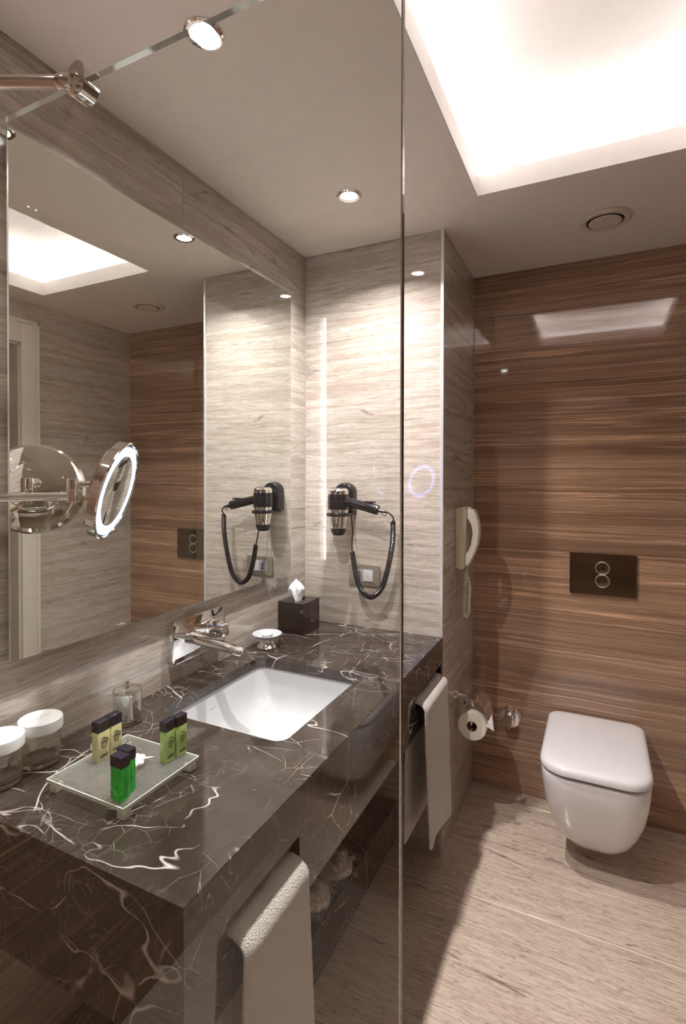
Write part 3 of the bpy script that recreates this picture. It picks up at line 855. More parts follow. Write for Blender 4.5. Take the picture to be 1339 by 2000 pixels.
# ================================================================== toilet paper
t = thing('paper_holder', (XP, 2.2, 0.537), 'chrome toilet paper holder with hinged cover on the pier wall', 'paper holder')
lathe('flange', [(0.0, 0), (0.024, 0), (0.024, 0.005), (0.018, 0.008), (0.010, 0.010), (0.0, 0.010)], (XP + 0.0005, 2.2, 0.537), 'chrome', t, axis=(1, 0, 0), seg=28)
tube('bracket_rod', [(XP + 0.006, 2.2, 0.537), (0.650, 2.2, 0.537), (0.664, 2.2, 0.530), (0.668, 2.2, 0.51), (0.668, 2.2, 0.50)], 0.0065, 'chrome', t, 12)
tube('hinge_rod', [(0.650, 2.135, 0.535), (0.650, 2.262, 0.535)], 0.0055, 'chrome', t, 12)
tube('side_arm', smooth_path([(0.650, 2.258, 0.535), (0.662, 2.260, 0.50), (0.676, 2.260, 0.465), (0.676, 2.25, 0.449), (0.676, 2.20, 0.449), (0.676, 2.136, 0.449)], 5), 0.0055, 'chrome', t, 10)
bm = bmesh.new()
cv = [(0.645, 0.548), (0.672, 0.552), (0.700, 0.545), (0.722, 0.524), (0.736, 0.495), (0.743, 0.462)]
A = [[(x, y, z) for (x, z) in cv] for y in (2.145, 2.255)]
Bk = [[(x - 0.0012, y, z - 0.0015) for (x, z) in cv] for y in (2.145, 2.255)]
ra = [[bm.verts.new(p) for p in r] for r in (A[0], A[1], Bk[1], Bk[0])]
for i in range(4):
    P, Q = ra[i], ra[(i + 1) % 4]
    for k in range(len(cv) - 1): bm.faces.new((P[k], P[k + 1], Q[k + 1], Q[k]))
for k in (0, len(cv) - 1): bm.faces.new([r[k] for r in ra])
link('cover', bm, 'chrome', t, 40)
t = thing('toilet_roll', (0.676, 2.2, 0.377), 'white toilet paper roll with a folded pointed sheet', 'toilet roll')
lathe('roll', [(0.021, -0.048), (0.056, -0.048), (0.0575, -0.046), (0.0575, 0.046), (0.056, 0.048), (0.021, 0.048)], (0.676, 2.2, 0.4345), 'paper', t, axis=(0, 1, 0), seg=48, closed=True)
lathe('core', [(0.0205, -0.0475), (0.0215, -0.0475), (0.0215, 0.0475), (0.0205, 0.0475)], (0.676, 2.2, 0.4345), 'card', t, axis=(0, 1, 0), seg=32, closed=True)
bm = bmesh.new()
tri = [(0.7325, 2.153, 0.447), (0.7640, 2.153, 0.434), (0.7560, 2.153, 0.502)]
tri2 = [(x, y + 0.0016, z) for x, y, z in tri]
bm_loft(bm, [tri, tri2])
tip = link('folded_tip', bm, 'cotton', t)

# ================================================================== phone on the pier wall
t = thing('wall_phone', (XP, 2.19, 1.075), 'ivory corded wall telephone on the side of the pier', 'telephone')
def extrude_xz(name, prof, y0, y1, mat, parent, bev=0.003):
    bm = bmesh.new()
    bm_loft(bm, [[(x, y0, z) for x, z in prof], [(x, y1, z) for x, z in prof]])
    if bev: bevel_all(bm, bev, 2)
    return link(name, bm, mat, parent, 40)
extrude_xz('base', [(XP + 0.0005, 1.082), (XP + 0.026, 1.074), (XP + 0.036, 1.080), (XP + 0.043, 1.18), (XP + 0.047, 1.326), (XP + 0.030, 1.334), (XP + 0.0005, 1.328)], 2.156, 2.226, 'ivory', t)
extrude_xz('cradle_hook', [(XP + 0.040, 1.318), (XP + 0.062, 1.322), (XP + 0.062, 1.332), (XP + 0.034, 1.334)], 2.176, 2.210, 'ivory', t, 0.002)
hs_out = [(0.652, 1.326), (0.676, 1.324), (0.688, 1.300), (0.6965, 1.262), (0.698, 1.225), (0.692, 1.185), (0.680, 1.148), (0.662, 1.108), (0.654, 1.092)]
hs_in = [(0.642, 1.092), (0.640, 1.100), (0.644, 1.140), (0.660, 1.152), (0.670, 1.180), (0.674, 1.225), (0.671, 1.262), (0.662, 1.280), (0.651, 1.286)]
extrude_xz('handset', hs_out + hs_in, 2.162, 2.214, 'ivory_light', t, 0.003)
tube('cord_lead', smooth_path([(0.648, 2.19, 1.094), (0.644, 2.19, 1.078), (0.641, 2.19, 1.058)], 5), 0.0025, 'ivory', t, 8)
tube('coiled_cord', coil_path([(0.641, 2.19, 1.058), (0.636, 2.19, 0.99), (0.634, 2.19, 0.925), (0.632, 2.19, 0.885), (0.641, 2.192, 0.872), (0.650, 2.195, 0.893), (0.651, 2.20, 0.94), (0.652, 2.203, 1.0), (0.641, 2.206, 1.055), (0.634, 2.206, 1.076)], 0.0062, 62, 8), 0.0016, 'ivory_light', t, 5)

# ================================================================== hair dryer, its wall holder, socket
DXc, DYc = 0.203, 1.872
t = thing('dryer_holder', (0.20, YA, 1.31), 'black plastic wall holder behind the hair dryer', 'holder')
bm = bmesh.new()
P = []
for k in range(13):
    a = math.pi * k / 12
    P.append((0.199 + 0.044 * math.cos(a), 1.395 + 0.040 * math.sin(a)))
P += [(0.155, 1.312), (0.243, 1.312)]
def ring_at(y, s): return [(0.199 + (x - 0.199) * s, y, 1.37 + (z - 1.37) * s) for x, z in P]
bm_loft(bm, [ring_at(YA - 0.0005, 1.0), ring_at(YA - 0.030, 0.99), ring_at(YA - 0.038, 0.94), ring_at(YA - 0.041, 0.85)])
link('back_shell', bm, 'black_plastic', t, 40)
lathe('cradle_ring', [(0.0395, -0.006), (0.047, -0.006), (0.048, -0.004), (0.048, 0.004), (0.047, 0.006), (0.0395, 0.006)], (DXc, DYc, 1.308), 'black_plastic', t, seg=40, closed=True)
box('cradle_arm', (0.168, DYc + 0.040, 1.302), (0.238, YA - 0.002, 1.314), 'black_plastic', t, bev=0.002)
t = thing('hair_dryer', (DXc, DYc, 1.225), 'black and chrome hair dryer hanging nozzle down with coiled black cord', 'hair dryer')
Dc = (DXc, DYc, 0)
lathe('body', [(0.0388, 1.300), (0.0388, 1.316), (0.0415, 1.330), (0.0425, 1.350), (0.0420, 1.384), (0.040, 1.392)], Dc, 'black_plastic', t, seg=40)
lathe('chrome_collar', [(0.0385, 1.296), (0.0392, 1.298), (0.0392, 1.318), (0.0418, 1.328), (0.0408, 1.329)], Dc, 'chrome', t, seg=40)
gr = lathe('intake_grille', [(0.0405, 1.388), (0.0410, 1.400), (0.038, 1.408), (0.033, 1.412), (0.0, 1.413)], Dc, 'chrome', t, seg=40)
for k in range(4):
    rr = 0.008 + 0.007 * k
    bm = bmesh.new(); bm_tube(bm, [(DXc + rr * math.cos(a * math.pi / 12), DYc + rr * math.sin(a * math.pi / 12), 1.4133) for a in range(24)], 0.0011, 6, closed=True)
    link('grille_ring', bm, 'gap', gr, 60)
lathe('barrel', [(0.0388, 1.302), (0.0380, 1.296), (0.0355, 1.275), (0.0315, 1.254), (0.028, 1.252)], Dc, 'chrome', t, seg=40)
lathe('nozzle', [(0.0308, 1.256), (0.0300, 1.240), (0.0235, 1.228), (0.022, 1.226), (0.019, 1.228), (0.019, 1.250)], Dc, 'black_plastic', t, seg=36)
h0, h1 = Vector((DXc + 0.030, DYc, 1.362)), Vector((0.376, DYc, 1.330))
hv = (h1 - h0)
hdl = bmesh.new()
u, v, a = frame_of(hv)
rg = []
for f, s1, s2 in ((0, 0.017, 0.019), (0.2, 0.0165, 0.0185), (0.6, 0.0165, 0.019), (0.93, 0.0175, 0.020), (0.985, 0.0165, 0.019), (1.0, 0.013, 0.015)):
    cc = h0 + hv * f
    rg.append([cc + u * (s1 * math.cos(2 * math.pi * k / 20)) + v * (s2 * math.sin(2 * math.pi * k / 20)) for k in range(20)])
bm_loft(hdl, rg)
hdo = link('handle', hdl, 'black_plastic', t, 45)
box('switch', (0.318, DYc - 0.008, 1.357), (0.362, DYc + 0.008, 1.364), 'black_plastic', hdo, bev=0.002)
tube('strain_relief', [h1, h1 + Vector((0.018, 0, -0.004)), h1 + Vector((0.036, 0.002, -0.007))], [0.0075, 0.006, 0.0045], 'black_plastic', t, 10)
tube('cord', smooth_path([h1 + Vector((0.034, 0.002, -0.0065)), (0.424, 1.877, 1.315), (0.432, 1.884, 1.300), (0.4279, 1.89, 1.288)], 6), 0.0032, 'black_plastic', t, 8)
tube('hanging_loop', smooth_path([h1 + Vector((0.006, 0, -0.006)), (0.392, 1.872, 1.316), (0.402, 1.873, 1.309), (0.408, 1.874, 1.316), h1 + Vector((0.034, 0.002, -0.006))], 6), 0.0014, 'black_plastic', t, 6)
tube('coiled_cord', coil_path([(0.4279, 1.89, 1.288), (0.4261, 1.89, 1.2057), (0.4074, 1.89, 1.1056), (0.3822, 1.89, 1.0278), (0.3413, 1.89, 0.9877), (0.2996, 1.89, 1.0057), (0.2728, 1.89, 1.0643), (0.2547, 1.893, 1.1589)], 0.0085, 88, 8), 0.0031, 'black_plastic', t, 6)
tube('cord_lead', smooth_path([(0.2547, 1.893, 1.160), (0.2500, 1.90, 1.20), (0.2478, 1.91, 1.2363), (0.236, 1.925, 1.295), (0.230, 1.935, 1.318)], 6), 0.0030, 'black_plastic', t, 8)

t = thing('wall_socket', (0.279, YA, 1.017), 'champagne framed shaver socket plate with white rocker switch behind the coiled cord', 'socket')
def xz_plate(name, x0, x1, z0, z1, y0, y1, r, mat, parent, bev=0.002):
    bm = bmesh.new(); P = rrect((x0 + x1) / 2, (z0 + z1) / 2, (x1 - x0) / 2, (z1 - z0) / 2, r, 4)
    bm_loft(bm, [[(a, y0, b) for a, b in P], [(a, y1, b) for a, b in P]])
    if bev:
        es = [e for e in bm.edges if all(abs(v.co.y - y1) < 1e-6 for v in e.verts)]
        bmesh.ops.bevel(bm, geom=es, offset=bev, segments=2, profile=0.5, affect='EDGES')
    return link(name, bm, mat, parent, 35)
xz_plate('frame', 0.2105, 0.3470, 1.014, 1.100, YA - 0.0005, YA - 0.010, 0.006, 'plate', t)
xz_plate('insert', 0.2350, 0.3225, 1.032, 1.082, YA - 0.009, YA - 0.0115, 0.003, 'socket_grey', t, 0.0008)
xz_plate('rocker', 0.2790, 0.3190, 1.034, 1.080, YA - 0.011, YA - 0.0150, 0.003, 'socket_white', t, 0.001)
bm = bmesh.new()
for dz2 in (-0.012, -0.004, 0.004, 0.012):
    bm_box(bm, (0.254, YA - 0.0122, 1.057 + dz2 - 0.0017), (0.267, YA - 0.0114, 1.057 + dz2 + 0.0017))
link('socket_holes', bm, 'gap', t)
bm = bmesh.new()
for i in range(2):
    for j in range(3):
        bm_box(bm, (0.2960 + i * 0.005, YA - 0.0156, 1.0520 + j * 0.004), (0.2985 + i * 0.005, YA - 0.0149, 1.0542 + j * 0.004))
link('switch_mark', bm, 'ink_grey', t)

# ================================================================== things on the counter
def jar(cx, cy, label):
    t = thing('glass_jar', (cx, cy, ZC), label, 'jar', 'white lidded glass jars on the counter')
    z = ZC
    lathe('jar_body', [(0.0, 0.0005), (0.030, 0.0005), (0.0375, 0.004), (0.0395, 0.012), (0.0395, 0.078), (0.037, 0.078), (0.037, 0.016), (0.032, 0.011), (0.0, 0.010)], (cx, cy, z), 'jar_glass', t, seg=48)
    lathe('jar_base', [(0.0, 0.0012), (0.029, 0.0012), (0.036, 0.0045), (0.0378, 0.012), (0.034, 0.0118), (0.031, 0.0105), (0.0, 0.0094)], (cx, cy, z), 'jar_base', t, seg=48)
    lathe('base_rim', [(0.024, 0.0100), (0.0265, 0.0115), (0.029, 0.0105), (0.027, 0.0095)], (cx, cy, z), 'jar_base', t, seg=40, closed=True)
    bm = bmesh.new()
    seg = 96; rings = []
    for (r, h, rib) in ((0.0415, 0.074, 1), (0.0430, 0.0745, 1), (0.0430, 0.094, 1), (0.0425, 0.0965, 0), (0.0405, 0.0975, 0), (0.0395, 0.0968, 0)):
        rings.append([(cx + (r + (0.0004 if (k % 2 and rib) else 0)) * math.cos(2 * math.pi * k / seg), cy + (r + (0.0004 if (k % 2 and rib) else 0)) * math.sin(2 * math.pi * k / seg), z + h) for k in range(seg)])
    bm_loft(bm, rings, True, True)
    lid = link('jar_lid', bm, 'white_plastic', t, 30)
    bm = bmesh.new()
    rng = random.Random(3)
    for k in range(10):
        yy = cy - 0.023 + k * 0.0048
        hgt = 0.0034 if k not in (4,) else 0.002
        bm_box(bm, (cx - hgt / 2 - 0.002, yy, z + 0.0966), (cx + hgt / 2 - 0.002, yy + 0.0030, z + 0.0971))
    link('lid_print', bm, 'ink_grey', lid)
    return t
jar(0.058, 0.724, 'clear glass jar with white ribbed lid nearest the cotton canister')
jar(0.060, 0.638, 'clear glass jar with white ribbed lid cut by the left picture edge')

# canister with wrapped cotton
t = thing('cotton_canister', (0.078, 0.938, ZC), 'small clear glass canister with metal knob lid holding white cotton', 'canister')
cx, cy = 0.078, 0.938
lathe('canister_body', [(0.0, 0.0005), (0.032, 0.0005), (0.034, 0.002), (0.034, 0.080), (0.0325, 0.080), (0.0325, 0.006), (0.0, 0.005)], (cx, cy, ZC), 'jar_glass', t, seg=40)
lathe('rim', [(0.0325, 0.079), (0.0345, 0.079), (0.0345, 0.081), (0.0325, 0.081)], (cx, cy, ZC), 'jar_base', t, seg=40, closed=True)
lathe('foot_ring', [(0.031, 0.0006), (0.0345, 0.0006), (0.0345, 0.0032), (0.031, 0.0032)], (cx, cy, ZC), 'jar_base', t, seg=40, closed=True)
ld = lathe('canister_lid', [(0.0, 0.0815), (0.0345, 0.0815), (0.0345, 0.0835), (0.018, 0.0850), (0.0, 0.0855)], (cx, cy, ZC), 'jar_glass', t, seg=40)
lathe('knob', [(0.0, 0.0855), (0.0065, 0.0856), (0.0045, 0.089), (0.0035, 0.092), (0.0058, 0.096), (0.0062, 0.099), (0.0045, 0.1025), (0.0, 0.1035)], (cx, cy, ZC), 'chrome', ld, seg=20)
def crumple(name, c, sz, mat, parent, seed, amp=0.35, sub=3, origin=None, label=None):
    bm = bmesh.new(); bmesh.ops.create_icosphere(bm, subdivisions=sub, radius=1.0)
    for v in bm.verts:
        k = 1 + amp * mnoise.noise(v.co * 2.3 + Vector((seed, seed * 2, 1))) + amp * 0.5 * mnoise.noise(v.co * 6.1 + Vector((seed * 3, 0, seed)))
        v.co = Vector((v.co.x * sz[0] * k + c[0], v.co.y * sz[1] * k + c[1], v.co.z * sz[2] * k + c[2]))
    return link(name, bm, mat, parent, 30, origin)
ct = crumple('cotton_ball', (cx - 0.006, cy - 0.009, ZC + 0.046), (0.017, 0.015, 0.034), 'cotton', None, 1.3, 0.25, origin=(cx - 0.006, cy - 0.009, ZC + 0.008))
tag(ct, 'rounded white cotton pad bundle inside the knob lidded canister', 'cotton')
for k, (dx, dy, tx, ty) in enumerate(((0.010, 0.004, 0.004, 0.010), (0.016, -0.002, -0.004, 0.008), (0.004, 0.012, 0.008, 0.004))):
    sw = tube('cotton_swab', [(cx + dx + tx, cy + dy + ty - 0.014, ZC + 0.008), (cx + dx, cy + dy - 0.006, ZC + 0.040), (cx + dx - tx * 0.6, cy + dy - ty * 0.4, ZC + 0.070)], [0.0032, 0.0040, 0.0028], 'cotton', None, 8, origin=(cx + dx + tx, cy + dy + ty - 0.014, ZC + 0.008))
    tag(sw, 'slim white cotton swab leaning inside the knob lidded canister', 'cotton swab', 'cotton swabs in the canister')

# tray
TX0, TX1, TY0, TY1, TZ = 0.170, 0.380, 0.660, 0.856, 0.866
t = thing('glass_tray', (0.275, 0.758, ZC), 'rectangular pebbled glass amenity tray on four cube feet', 'tray')
box('tray_plate', (TX0, TY0, TZ - 0.001), (TX1, TY1, TZ + 0.004), 'tray_glass', t, bev=0.001, seg=1)
for lo, hi in (((TX0, TY0 - 0.0006, TZ - 0.0012), (TX1, TY0 + 0.0014, TZ + 0.0055)), ((TX0, TY1 - 0.0014, TZ - 0.0012), (TX1, TY1 + 0.0006, TZ + 0.0055)),
               ((TX0 - 0.0006, TY0, TZ - 0.0012), (TX0 + 0.0014, TY1, TZ + 0.0055)), ((TX1 - 0.0014, TY0, TZ - 0.0012), (TX1 + 0.0006, TY1, TZ + 0.0055))):
    box('tray_rim', lo, hi, 'tray_edge', t)
for y0_, y1_ in ((TY0 + 0.014, TY0 + 0.0175), (TY1 - 0.0175, TY1 - 0.014)):
    box('tray_ridge', (TX0 + 0.002, y0_, TZ + 0.0035), (TX1 - 0.002, y1_, TZ + 0.0062), 'tray_glass', t, bev=0.0008, seg=1)
for fx in (TX0 + 0.013, TX1 - 0.013):
    for fy in (TY0 + 0.013, TY1 - 0.013):
        ft = box('foot', (fx - 0.009, fy - 0.009, ZC + 0.0005), (fx + 0.009, fy + 0.009, TZ - 0.004), 'tray_edge', t, bev=0.0012, seg=1)
        lathe('foot_collar', [(0.0, 0), (0.006, 0), (0.006, 0.004), (0.0, 0.004)], (fx, fy, TZ - 0.0045), 'chrome', ft, seg=16)

# bottles
LOGO = [(-0.5, 0.12), (-0.25, 0.20), (0.05, 0.22), (0.16, 0.14), (-0.02, 0.04), (-0.2, -0.08), (-0.3, -0.3), (-0.16, -0.5), (0.06, -0.46), (0.2, -0.25), (0.32, -0.05), (0.47, 0.14), (0.48, 0.34), (0.28, 0.46), (0.12, 0.50), (0.0, 0.66), (-0.2, 0.62), (-0.34, 0.50)]
def logo_bm(fn, r):
    bm = bmesh.new()
    bm_tube(bm, [fn(a, b) for a, b in smooth_path([Vector((a, b, 0)) for a, b in LOGO], 4) and [(p.x, p.y) for p in smooth_path([Vector((a, b, 0)) for a, b in LOGO], 4)]], r, 6)
    return bm
BZ = TZ + 0.0046
def bottle(cx, cy, wx, wy, hb, hc, mat, label, face, group, rad=0.003):
    t = thing('amenity_bottle', (cx, cy, BZ), label, 'bottle', group)
    z0 = BZ
    P = lambda s, z: [(x, y, z) for x, y in rrect(cx, cy, wx / 2 * s, wy / 2 * s, rad, 4)]
    if mat == 'green':
        b = loft('bottle_body', [P(0.90, z0), P(1.0, z0 + 0.003), P(1.0, z0 + hb - 0.003), P(0.96, z0 + hb)], mat, t, 40)
    else:
        b = loft('bottle_body', [P(0.90, z0), P(1.0, z0 + 0.003), P(1.0, z0 + hb - 0.001), P(0.97, z0 + hb)], mat, t, 40)
    box('bottle_cap', (cx - wx / 2, cy - wy / 2, z0 + hb + 0.0004), (cx + wx / 2, cy + wy / 2, z0 + hb + hc), 'cap', t, bev=0.0009, seg=1)
    if face == 'x':
        xs = cx + wx / 2 + 0.0002
        s = wy * 0.62
        link('logo', logo_bm(lambda a, b_: (xs, cy + a * s + 0.0005, z0 + hb * 0.60 + b_ * s), 0.00085), 'ink', b, 50)
        bm = bmesh.new()
        for r_ in range(2):
            for k in range(6):
                bm_box(bm, (xs - 0.0004, cy - wy * 0.30 + k * wy * 0.105, z0 + hb * 0.13 + r_ * 0.0032), (xs + 0.0002, cy - wy * 0.30 + (k + 0.82) * wy * 0.105, z0 + hb * 0.13 + r_ * 0.0032 + 0.0020))
        link('small_print', bm, 'ink', b)
    return t
g = 'small amenity bottles on the tray'
bottle(0.204, 0.757, 0.020, 0.030, 0.061, 0.022, 'yellow_bottle', 'pale yellow bottle with black cap, the nearer of the yellow pair', 'x', g)
bottle(0.203, 0.789, 0.020, 0.030, 0.061, 0.022, 'yellow_bottle', 'pale yellow bottle with black cap, the farther of the yellow pair', 'x', g)
bottle(0.331, 0.816, 0.018, 0.028, 0.064, 0.021, 'lime_bottle', 'lime green opaque bottle with black cap, left of the lime pair', 'x', g)
bottle(0.336, 0.8455, 0.018, 0.028, 0.064, 0.021, 'lime_bottle', 'lime green opaque bottle with black cap, right of the lime pair', 'x', g)
bottle(0.348, 0.681, 0.030, 0.020, 0.060, 0.021, 'green', 'clear emerald green bottle with black cap at the front of the tray', 'y', g)
bottle(0.338, 0.704, 0.030, 0.020, 0.060, 0.021, 'green', 'clear emerald green bottle with black cap behind the front green one', 'y', g)

# wrapped soap on a little saucer
t = thing('wrapped_soap', (0.286, 0.772, BZ), 'small white paper wrapped soap in a shallow clear saucer on the tray', 'soap')
lathe('saucer', [(0.0, 0.0), (0.016, 0.0), (0.024, 0.004), (0.025, 0.006), (0.0235, 0.006), (0.016, 0.002), (0.0, 0.0018)], (0.286, 0.772, BZ), 'jar_base', t, seg=36)
bm = bmesh.new(); seg = 36; rings = []
for (r, h, wv) in ((0.004, 0.0025, 0), (0.017, 0.004, 0.10), (0.021, 0.010, 0.16), (0.017, 0.015, 0.12), (0.009, 0.018, 0.10), (0.002, 0.021, 0.0)):
    rings.append([(0.286 + r * (1 + wv * math.cos(9 * 2 * math.pi * k / seg)) * math.cos(2 * math.pi * k / seg), 0.772 + r * (1 + wv * math.cos(9 * 2 * math.pi * k / seg)) * math.sin(2 * math.pi * k / seg), BZ + h) for k in range(seg)])
bm_loft(bm, rings)
wr_ = link('pleated_wrap', bm, 'wrap', t, 35)
loft('wrap_ear', [[(0.300, 0.778, BZ + 0.013), (0.306, 0.790, BZ + 0.010), (0.303, 0.786, BZ + 0.015)], [(0.3185, 0.792, BZ + 0.016), (0.3190, 0.7925, BZ + 0.0155), (0.3187, 0.7922, BZ + 0.0165)]], 'wrap', wr_, None)

# soap dish
t = thing('soap_dish', (0.064, 1.575, ZC), 'frosted glass soap dish on a flared chrome foot beside the tissue box', 'soap dish')
sc = (0.064, 1.575, ZC)
lathe('dish_foot', [(0.0, 0.0005), (0.037, 0.0005), (0.0375, 0.003), (0.033, 0.008), (0.026, 0.018), (0.0235, 0.027), (0.0245, 0.032), (0.0, 0.032)], sc, 'chrome', t, seg=40)
lathe('dish', [(0.0, 0.032), (0.022, 0.0325), (0.040, 0.038), (0.052, 0.047), (0.053, 0.049), (0.051, 0.0495), (0.038, 0.042), (0.020, 0.0375), (0.0, 0.037)], sc, 'frost', t, seg=48)
lathe('soap_bar', [(0.0, 0.036), (0.012, 0.0375), (0.020, 0.044), (0.021, 0.049), (0.016, 0.056), (0.008, 0.0585), (0.0, 0.059)], (0.066, 1.575, ZC), 'soap', None, seg=32, sx=1.15, sy=0.85)
sb = bpy.data.objects['soap_bar']
tag(sb, 'pale green oval soap bar resting in the frosted dish', 'soap')

# tissue box
t = thing('tissue_box', (0.062, 1.803, ZC), 'glossy black cube tissue box in the counter corner', 'tissue box')
bx0, bx1, by0, by1, bz1 = 0.004, 0.120, 1.740, 1.868, 0.968
box('box_body', (bx0, by0, ZC + 0.0005), (bx1, by1, bz1 - 0.006), 'black_acrylic', t, bev=0.0012, seg=1)
bm = bmesh.new()
inner = [(x, y) for x, y in rrect(0.062, 1.804, 0.020, 0.034, 0.018, 5)]
N = len(inner); nn = 6
cor = [(bx1, by1), (bx0, by1), (bx0, by0), (bx1, by0)]
for z in (bz1 - 0.006, bz1):
    pass
it = [bm.verts.new((x, y, bz1)) for x, y in inner]; ib = [bm.verts.new((x, y, bz1 - 0.0055)) for x, y in inner]
ct_ = [bm.verts.new((x, y, bz1)) for x, y in cor]; cb_ = [bm.verts.new((x, y, bz1 - 0.0055)) for x, y in cor]
for I, C in ((it, ct_), (ib, cb_)):
    for q in range(4):
        a = q * nn
        for k in range(nn - 1): bm.faces.new((C[q], I[a + k], I[a + k + 1]))
        nx = (q + 1) % 4
        bm.faces.new((C[q], I[a + nn - 1], I[nx * nn], C[nx]))
for k in range(N): bm.faces.new((it[k], it[(k + 1) % N], ib[(k + 1) % N], ib[k]))
for q in range(4): bm.faces.new((ct_[q], cb_[q], cb_[(q + 1) % 4], ct_[(q + 1) % 4]))
link('box_lid', bm, 'black_acrylic', t)
bm = bmesh.new(); seg = 28; rings = []
for h, rx, ry, ph in ((-0.004, 0.014, 0.012, 0), (0.006, 0.016, 0.013, 0.2), (0.014, 0.019, 0.015, 0.35), (0.024, 0.024, 0.017, 0.5), (0.034, 0.025, 0.019, 0.7), (0.044, 0.028, 0.020, 0.9), (0.054, 0.027, 0.017, 1.1), (0.064, 0.020, 0.010, 1.4), (0.072, 0.010, 0.005, 1.6), (0.076, 0.004, 0.002, 1.8)):
    rings.append([(0.060 + rx * (1 + 0.16 * math.sin(5 * a + ph * 2) + 0.30 * mnoise.noise(Vector((2.2 * math.cos(a), 2.2 * math.sin(a), h * 60)))) * math.cos(a) - 0.004 * h / 0.06, 1.792 + (ry * (1 + 0.28 * math.cos(4 * a + ph * 3))) * math.sin(a), bz1 + h + 0.006 * (h / 0.07) * math.sin(3 * a + ph) + 0.004 * mnoise.noise(Vector((3 * math.cos(a), 3 * math.sin(a), h * 90)))) for a in [2 * math.pi * k / seg for k in range(seg)]])
bm_loft(bm, rings)
ts = link('tissue', bm, 'cotton', None, 25, (0.060, 1.792, bz1))
tag(ts, 'crumpled white tissue pulled up from the black box', 'tissue')

# ================================================================== towels
def towel(y0, y1, zf, zb, label, tilt=0.0, flare=0.0, seed=0):
    """folded over the rail below a slot: front sheet, rounded fold, back sheet"""
    zt = SZ0 + 0.018
    xr = (XC + AX0) / 2
    th = 0.0085
    path = []       # centre line in x, z
    front = 0.6170
    nf = 26
    for k in range(nf + 1):
        f = k / nf
        z = zf + (zt - 0.016 - zf) * f
        path.append((front + 0.012 + 0.012 * (1 - f) ** 1.5, z))
    for k in range(1, 8):
        a = math.pi * k / 8
        path.append((xr + 0.0345 * math.cos(a) - 0.001, zt - 0.016 + 0.024 * math.sin(a)))
    for k in range(10):
        f = k / 9
        path.append((AX0 - 0.0175 - 0.004 * f, zt - 0.016 - (zt - 0.016 - zb) * f))
    ny = 22
    bm = bmesh.new()
    top, bot = [], []
    for i, (x, z) in enumerate(path):
        xa, za = path[max(i - 1, 0)]; xb, zb_ = path[min(i + 1, len(path) - 1)]
        t_ = Vector((xb - xa, 0, zb_ - za)).normalized(); nrm = Vector((t_.z, 0, -t_.x))
        R1, R2 = [], []
        hang = max(0.0, min(1.0, (zt - z) / 0.4)) if i <= nf else 0.0
        for j in range(ny + 1):
            f = j / ny
            yy = y0 + (y1 - y0) * f
            yy += hang * flare * (0.5 - (1 - f))
            zz = z
            if i <= nf: zz -= tilt * (f - 0.5) * (1 - i / nf)
            wob = 0.0
            if i <= nf + 1:
                wob = 0.005 * hang * math.sin(f * 6.0 + seed) + 0.003 * mnoise.noise(Vector((f * 3, z * 7, seed)))
            edge = min(f, 1 - f)
            hh = th * min(1.0, 0.35 + (edge / 0.05) * 0.65) * (0.8 if i in (0, len(path) - 1) else 1)
            P_ = Vector((x + wob + 0.002, yy, zz))
            P_ += Vector((1, 0, 0)) * 0.0016 * mnoise.noise(P_ * 230)
            R1.append(bm.verts.new(P_ + nrm * hh)); R2.append(bm.verts.new(P_ - nrm * hh * (0.35)))
        top.append(R1); bot.append(R2)
    m = len(path)
    for i in range(m - 1):
        for j in range(ny):
            bm.faces.new((top[i][j], top[i + 1][j], top[i + 1][j + 1], top[i][j + 1]))
            bm.faces.new((bot[i][j], bot[i][j + 1], bot[i + 1][j + 1], bot[i + 1][j]))
        bm.faces.new((top[i][0], bot[i][0], bot[i + 1][0], top[i + 1][0]))
        bm.faces.new((top[i][ny], top[i + 1][ny], bot[i + 1][ny], bot[i][ny]))
    for i in (0, m - 1):
        for j in range(ny):
            bm.faces.new((top[i][j], top[i][j + 1], bot[i][j + 1], bot[i][j]))
    o = link('hand_towel', bm, 'towel', None, 60, (0.625, (y0 + y1) / 2, zf))
    tag(o, label, 'towel', 'hand towels in the vanity slots')
    return o
towel(0.676, 0.880, 0.16, 0.30, 'cream terry towel hanging in the vanity slot nearest the picture bottom', flare=0.03, seed=0.4)
towel(1.645, 1.925, 0.225, 0.235, 'cream terry towel hanging in the far vanity slot beside the pier', tilt=0.03, flare=-0.01, seed=2.1)

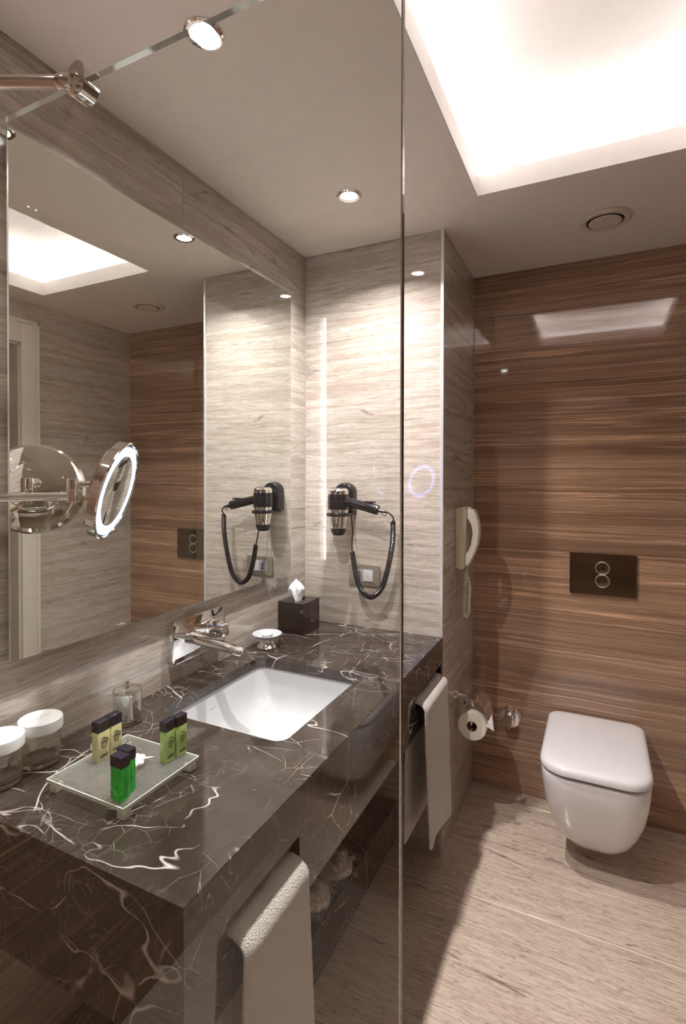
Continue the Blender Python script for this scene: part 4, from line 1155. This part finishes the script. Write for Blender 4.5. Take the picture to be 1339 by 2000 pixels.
# ================================================================== slippers and their bags
def slipper(cx, cy, ang, label):
    z = 0.166
    t = thing('slipper', (cx, cy, z), label, 'slipper', 'packed slippers on the low shelf')
    ca, sa = math.cos(ang), math.sin(ang)
    def W(l, s, zz): return (cx + l * ca - s * sa, cy + l * sa + s * ca, z + zz)
    out = []
    prof = [(-0.135, 0.0), (-0.128, 0.022), (-0.110, 0.036), (-0.06, 0.042), (0.0, 0.046), (0.05, 0.056), (0.082, 0.057), (0.110, 0.045), (0.128, 0.022), (0.133, 0.0)]
    loop = [(l, s) for l, s in prof] + [(l, -s) for l, s in reversed(prof[1:-1])]
    loop = [(p.x, p.y) for p in smooth_path([Vector((a, b, 0)) for a, b in loop + [loop[0]]], 3)][:-1]
    loft('sole', [[W(l, s, 0.0005) for l, s in loop], [W(l, s, 0.010) for l, s in loop]], 'slipper', t, 40)
    bm = bmesh.new(); nu, nv = 14, 14; g_ = []
    def halfw(l):
        for (a, b) in zip(prof, prof[1:]):
            if a[0] <= l <= b[0]: return a[1] + (b[1] - a[1]) * (l - a[0]) / (b[0] - a[0])
        return 0.0
    for i in range(nu + 1):
        l = -0.02 + 0.1525 * i / nu; hw = max(0.002, halfw(l) + 0.001)
        hgt = 0.018 * math.sqrt(max(0.0, 1 - (max(0, l - 0.02) / 0.1135) ** 2.6)) + 0.0005
        g_.append([bm.verts.new(W(l, hw * math.cos(math.pi * k / nv), 0.0102 + hgt * math.sin(math.pi * k / nv) ** 0.6)) for k in range(nv + 1)])
    for i in range(nu):
        for k in range(nv): bm.faces.new((g_[i][k], g_[i][k + 1], g_[i + 1][k + 1], g_[i + 1][k]))
    up = link('upper', bm, 'slipper', t, 60)
    s_ = 0.034
    link('logo', logo_bm(lambda a, b: W(0.068 + b * s_, -a * s_, 0.0102 + 0.018 * math.sqrt(max(0.0, 1 - (max(0, 0.048 + b * s_) / 0.1135) ** 2.6)) + 0.0012), 0.0018), 'ink', up, 50)
    return t
slipper(0.285, 1.532, 0.03, 'cream slipper with curled dark emblem, the farther one on the low shelf')
slipper(0.278, 1.392, -0.02, 'cream slipper with curled dark emblem, the one nearer the hanging towel')
def film(cx, cy, lx, ly, label, seed):
    bm = bmesh.new(); nx, ny = 34, 26; g_ = []
    for i in range(nx + 1):
        row = []
        for j in range(ny + 1):
            fx, fy = i / nx, j / ny
            p = Vector((cx + (fx - 0.5) * lx, cy + (fy - 0.5) * ly, 0))
            e_ = min(fx, 1 - fx, fy, 1 - fy)
            hgt = 0.003 + 0.042 * min(1, max(0, e_ - 0.05) / 0.10) + (0.010 + 0.006 * (e_ < 0.18)) * abs(mnoise.noise(p * 55 + Vector((seed, 0, 0)))) + 0.004 * abs(mnoise.noise(p * 140))
            row.append(bm.verts.new((p.x + 0.006 * mnoise.noise(p * 40), p.y + 0.006 * mnoise.noise(p * 40 + Vector((9, 0, 0))), 0.166 + hgt)))
        g_.append(row)
    for i in range(nx):
        for j in range(ny): bm.faces.new((g_[i][j], g_[i + 1][j], g_[i + 1][j + 1], g_[i][j + 1]))
    o = link('plastic_bag', bm, 'film', None, None, (cx, cy, 0.166))
    tag(o, label, 'plastic bag', 'clear slipper bags')
film(0.268, 1.536, 0.318, 0.152, 'crinkled clear plastic bag around the farther slipper', 1.7)
film(0.264, 1.386, 0.318, 0.142, 'crinkled clear plastic bag around the slipper nearer the towel', 5.2)
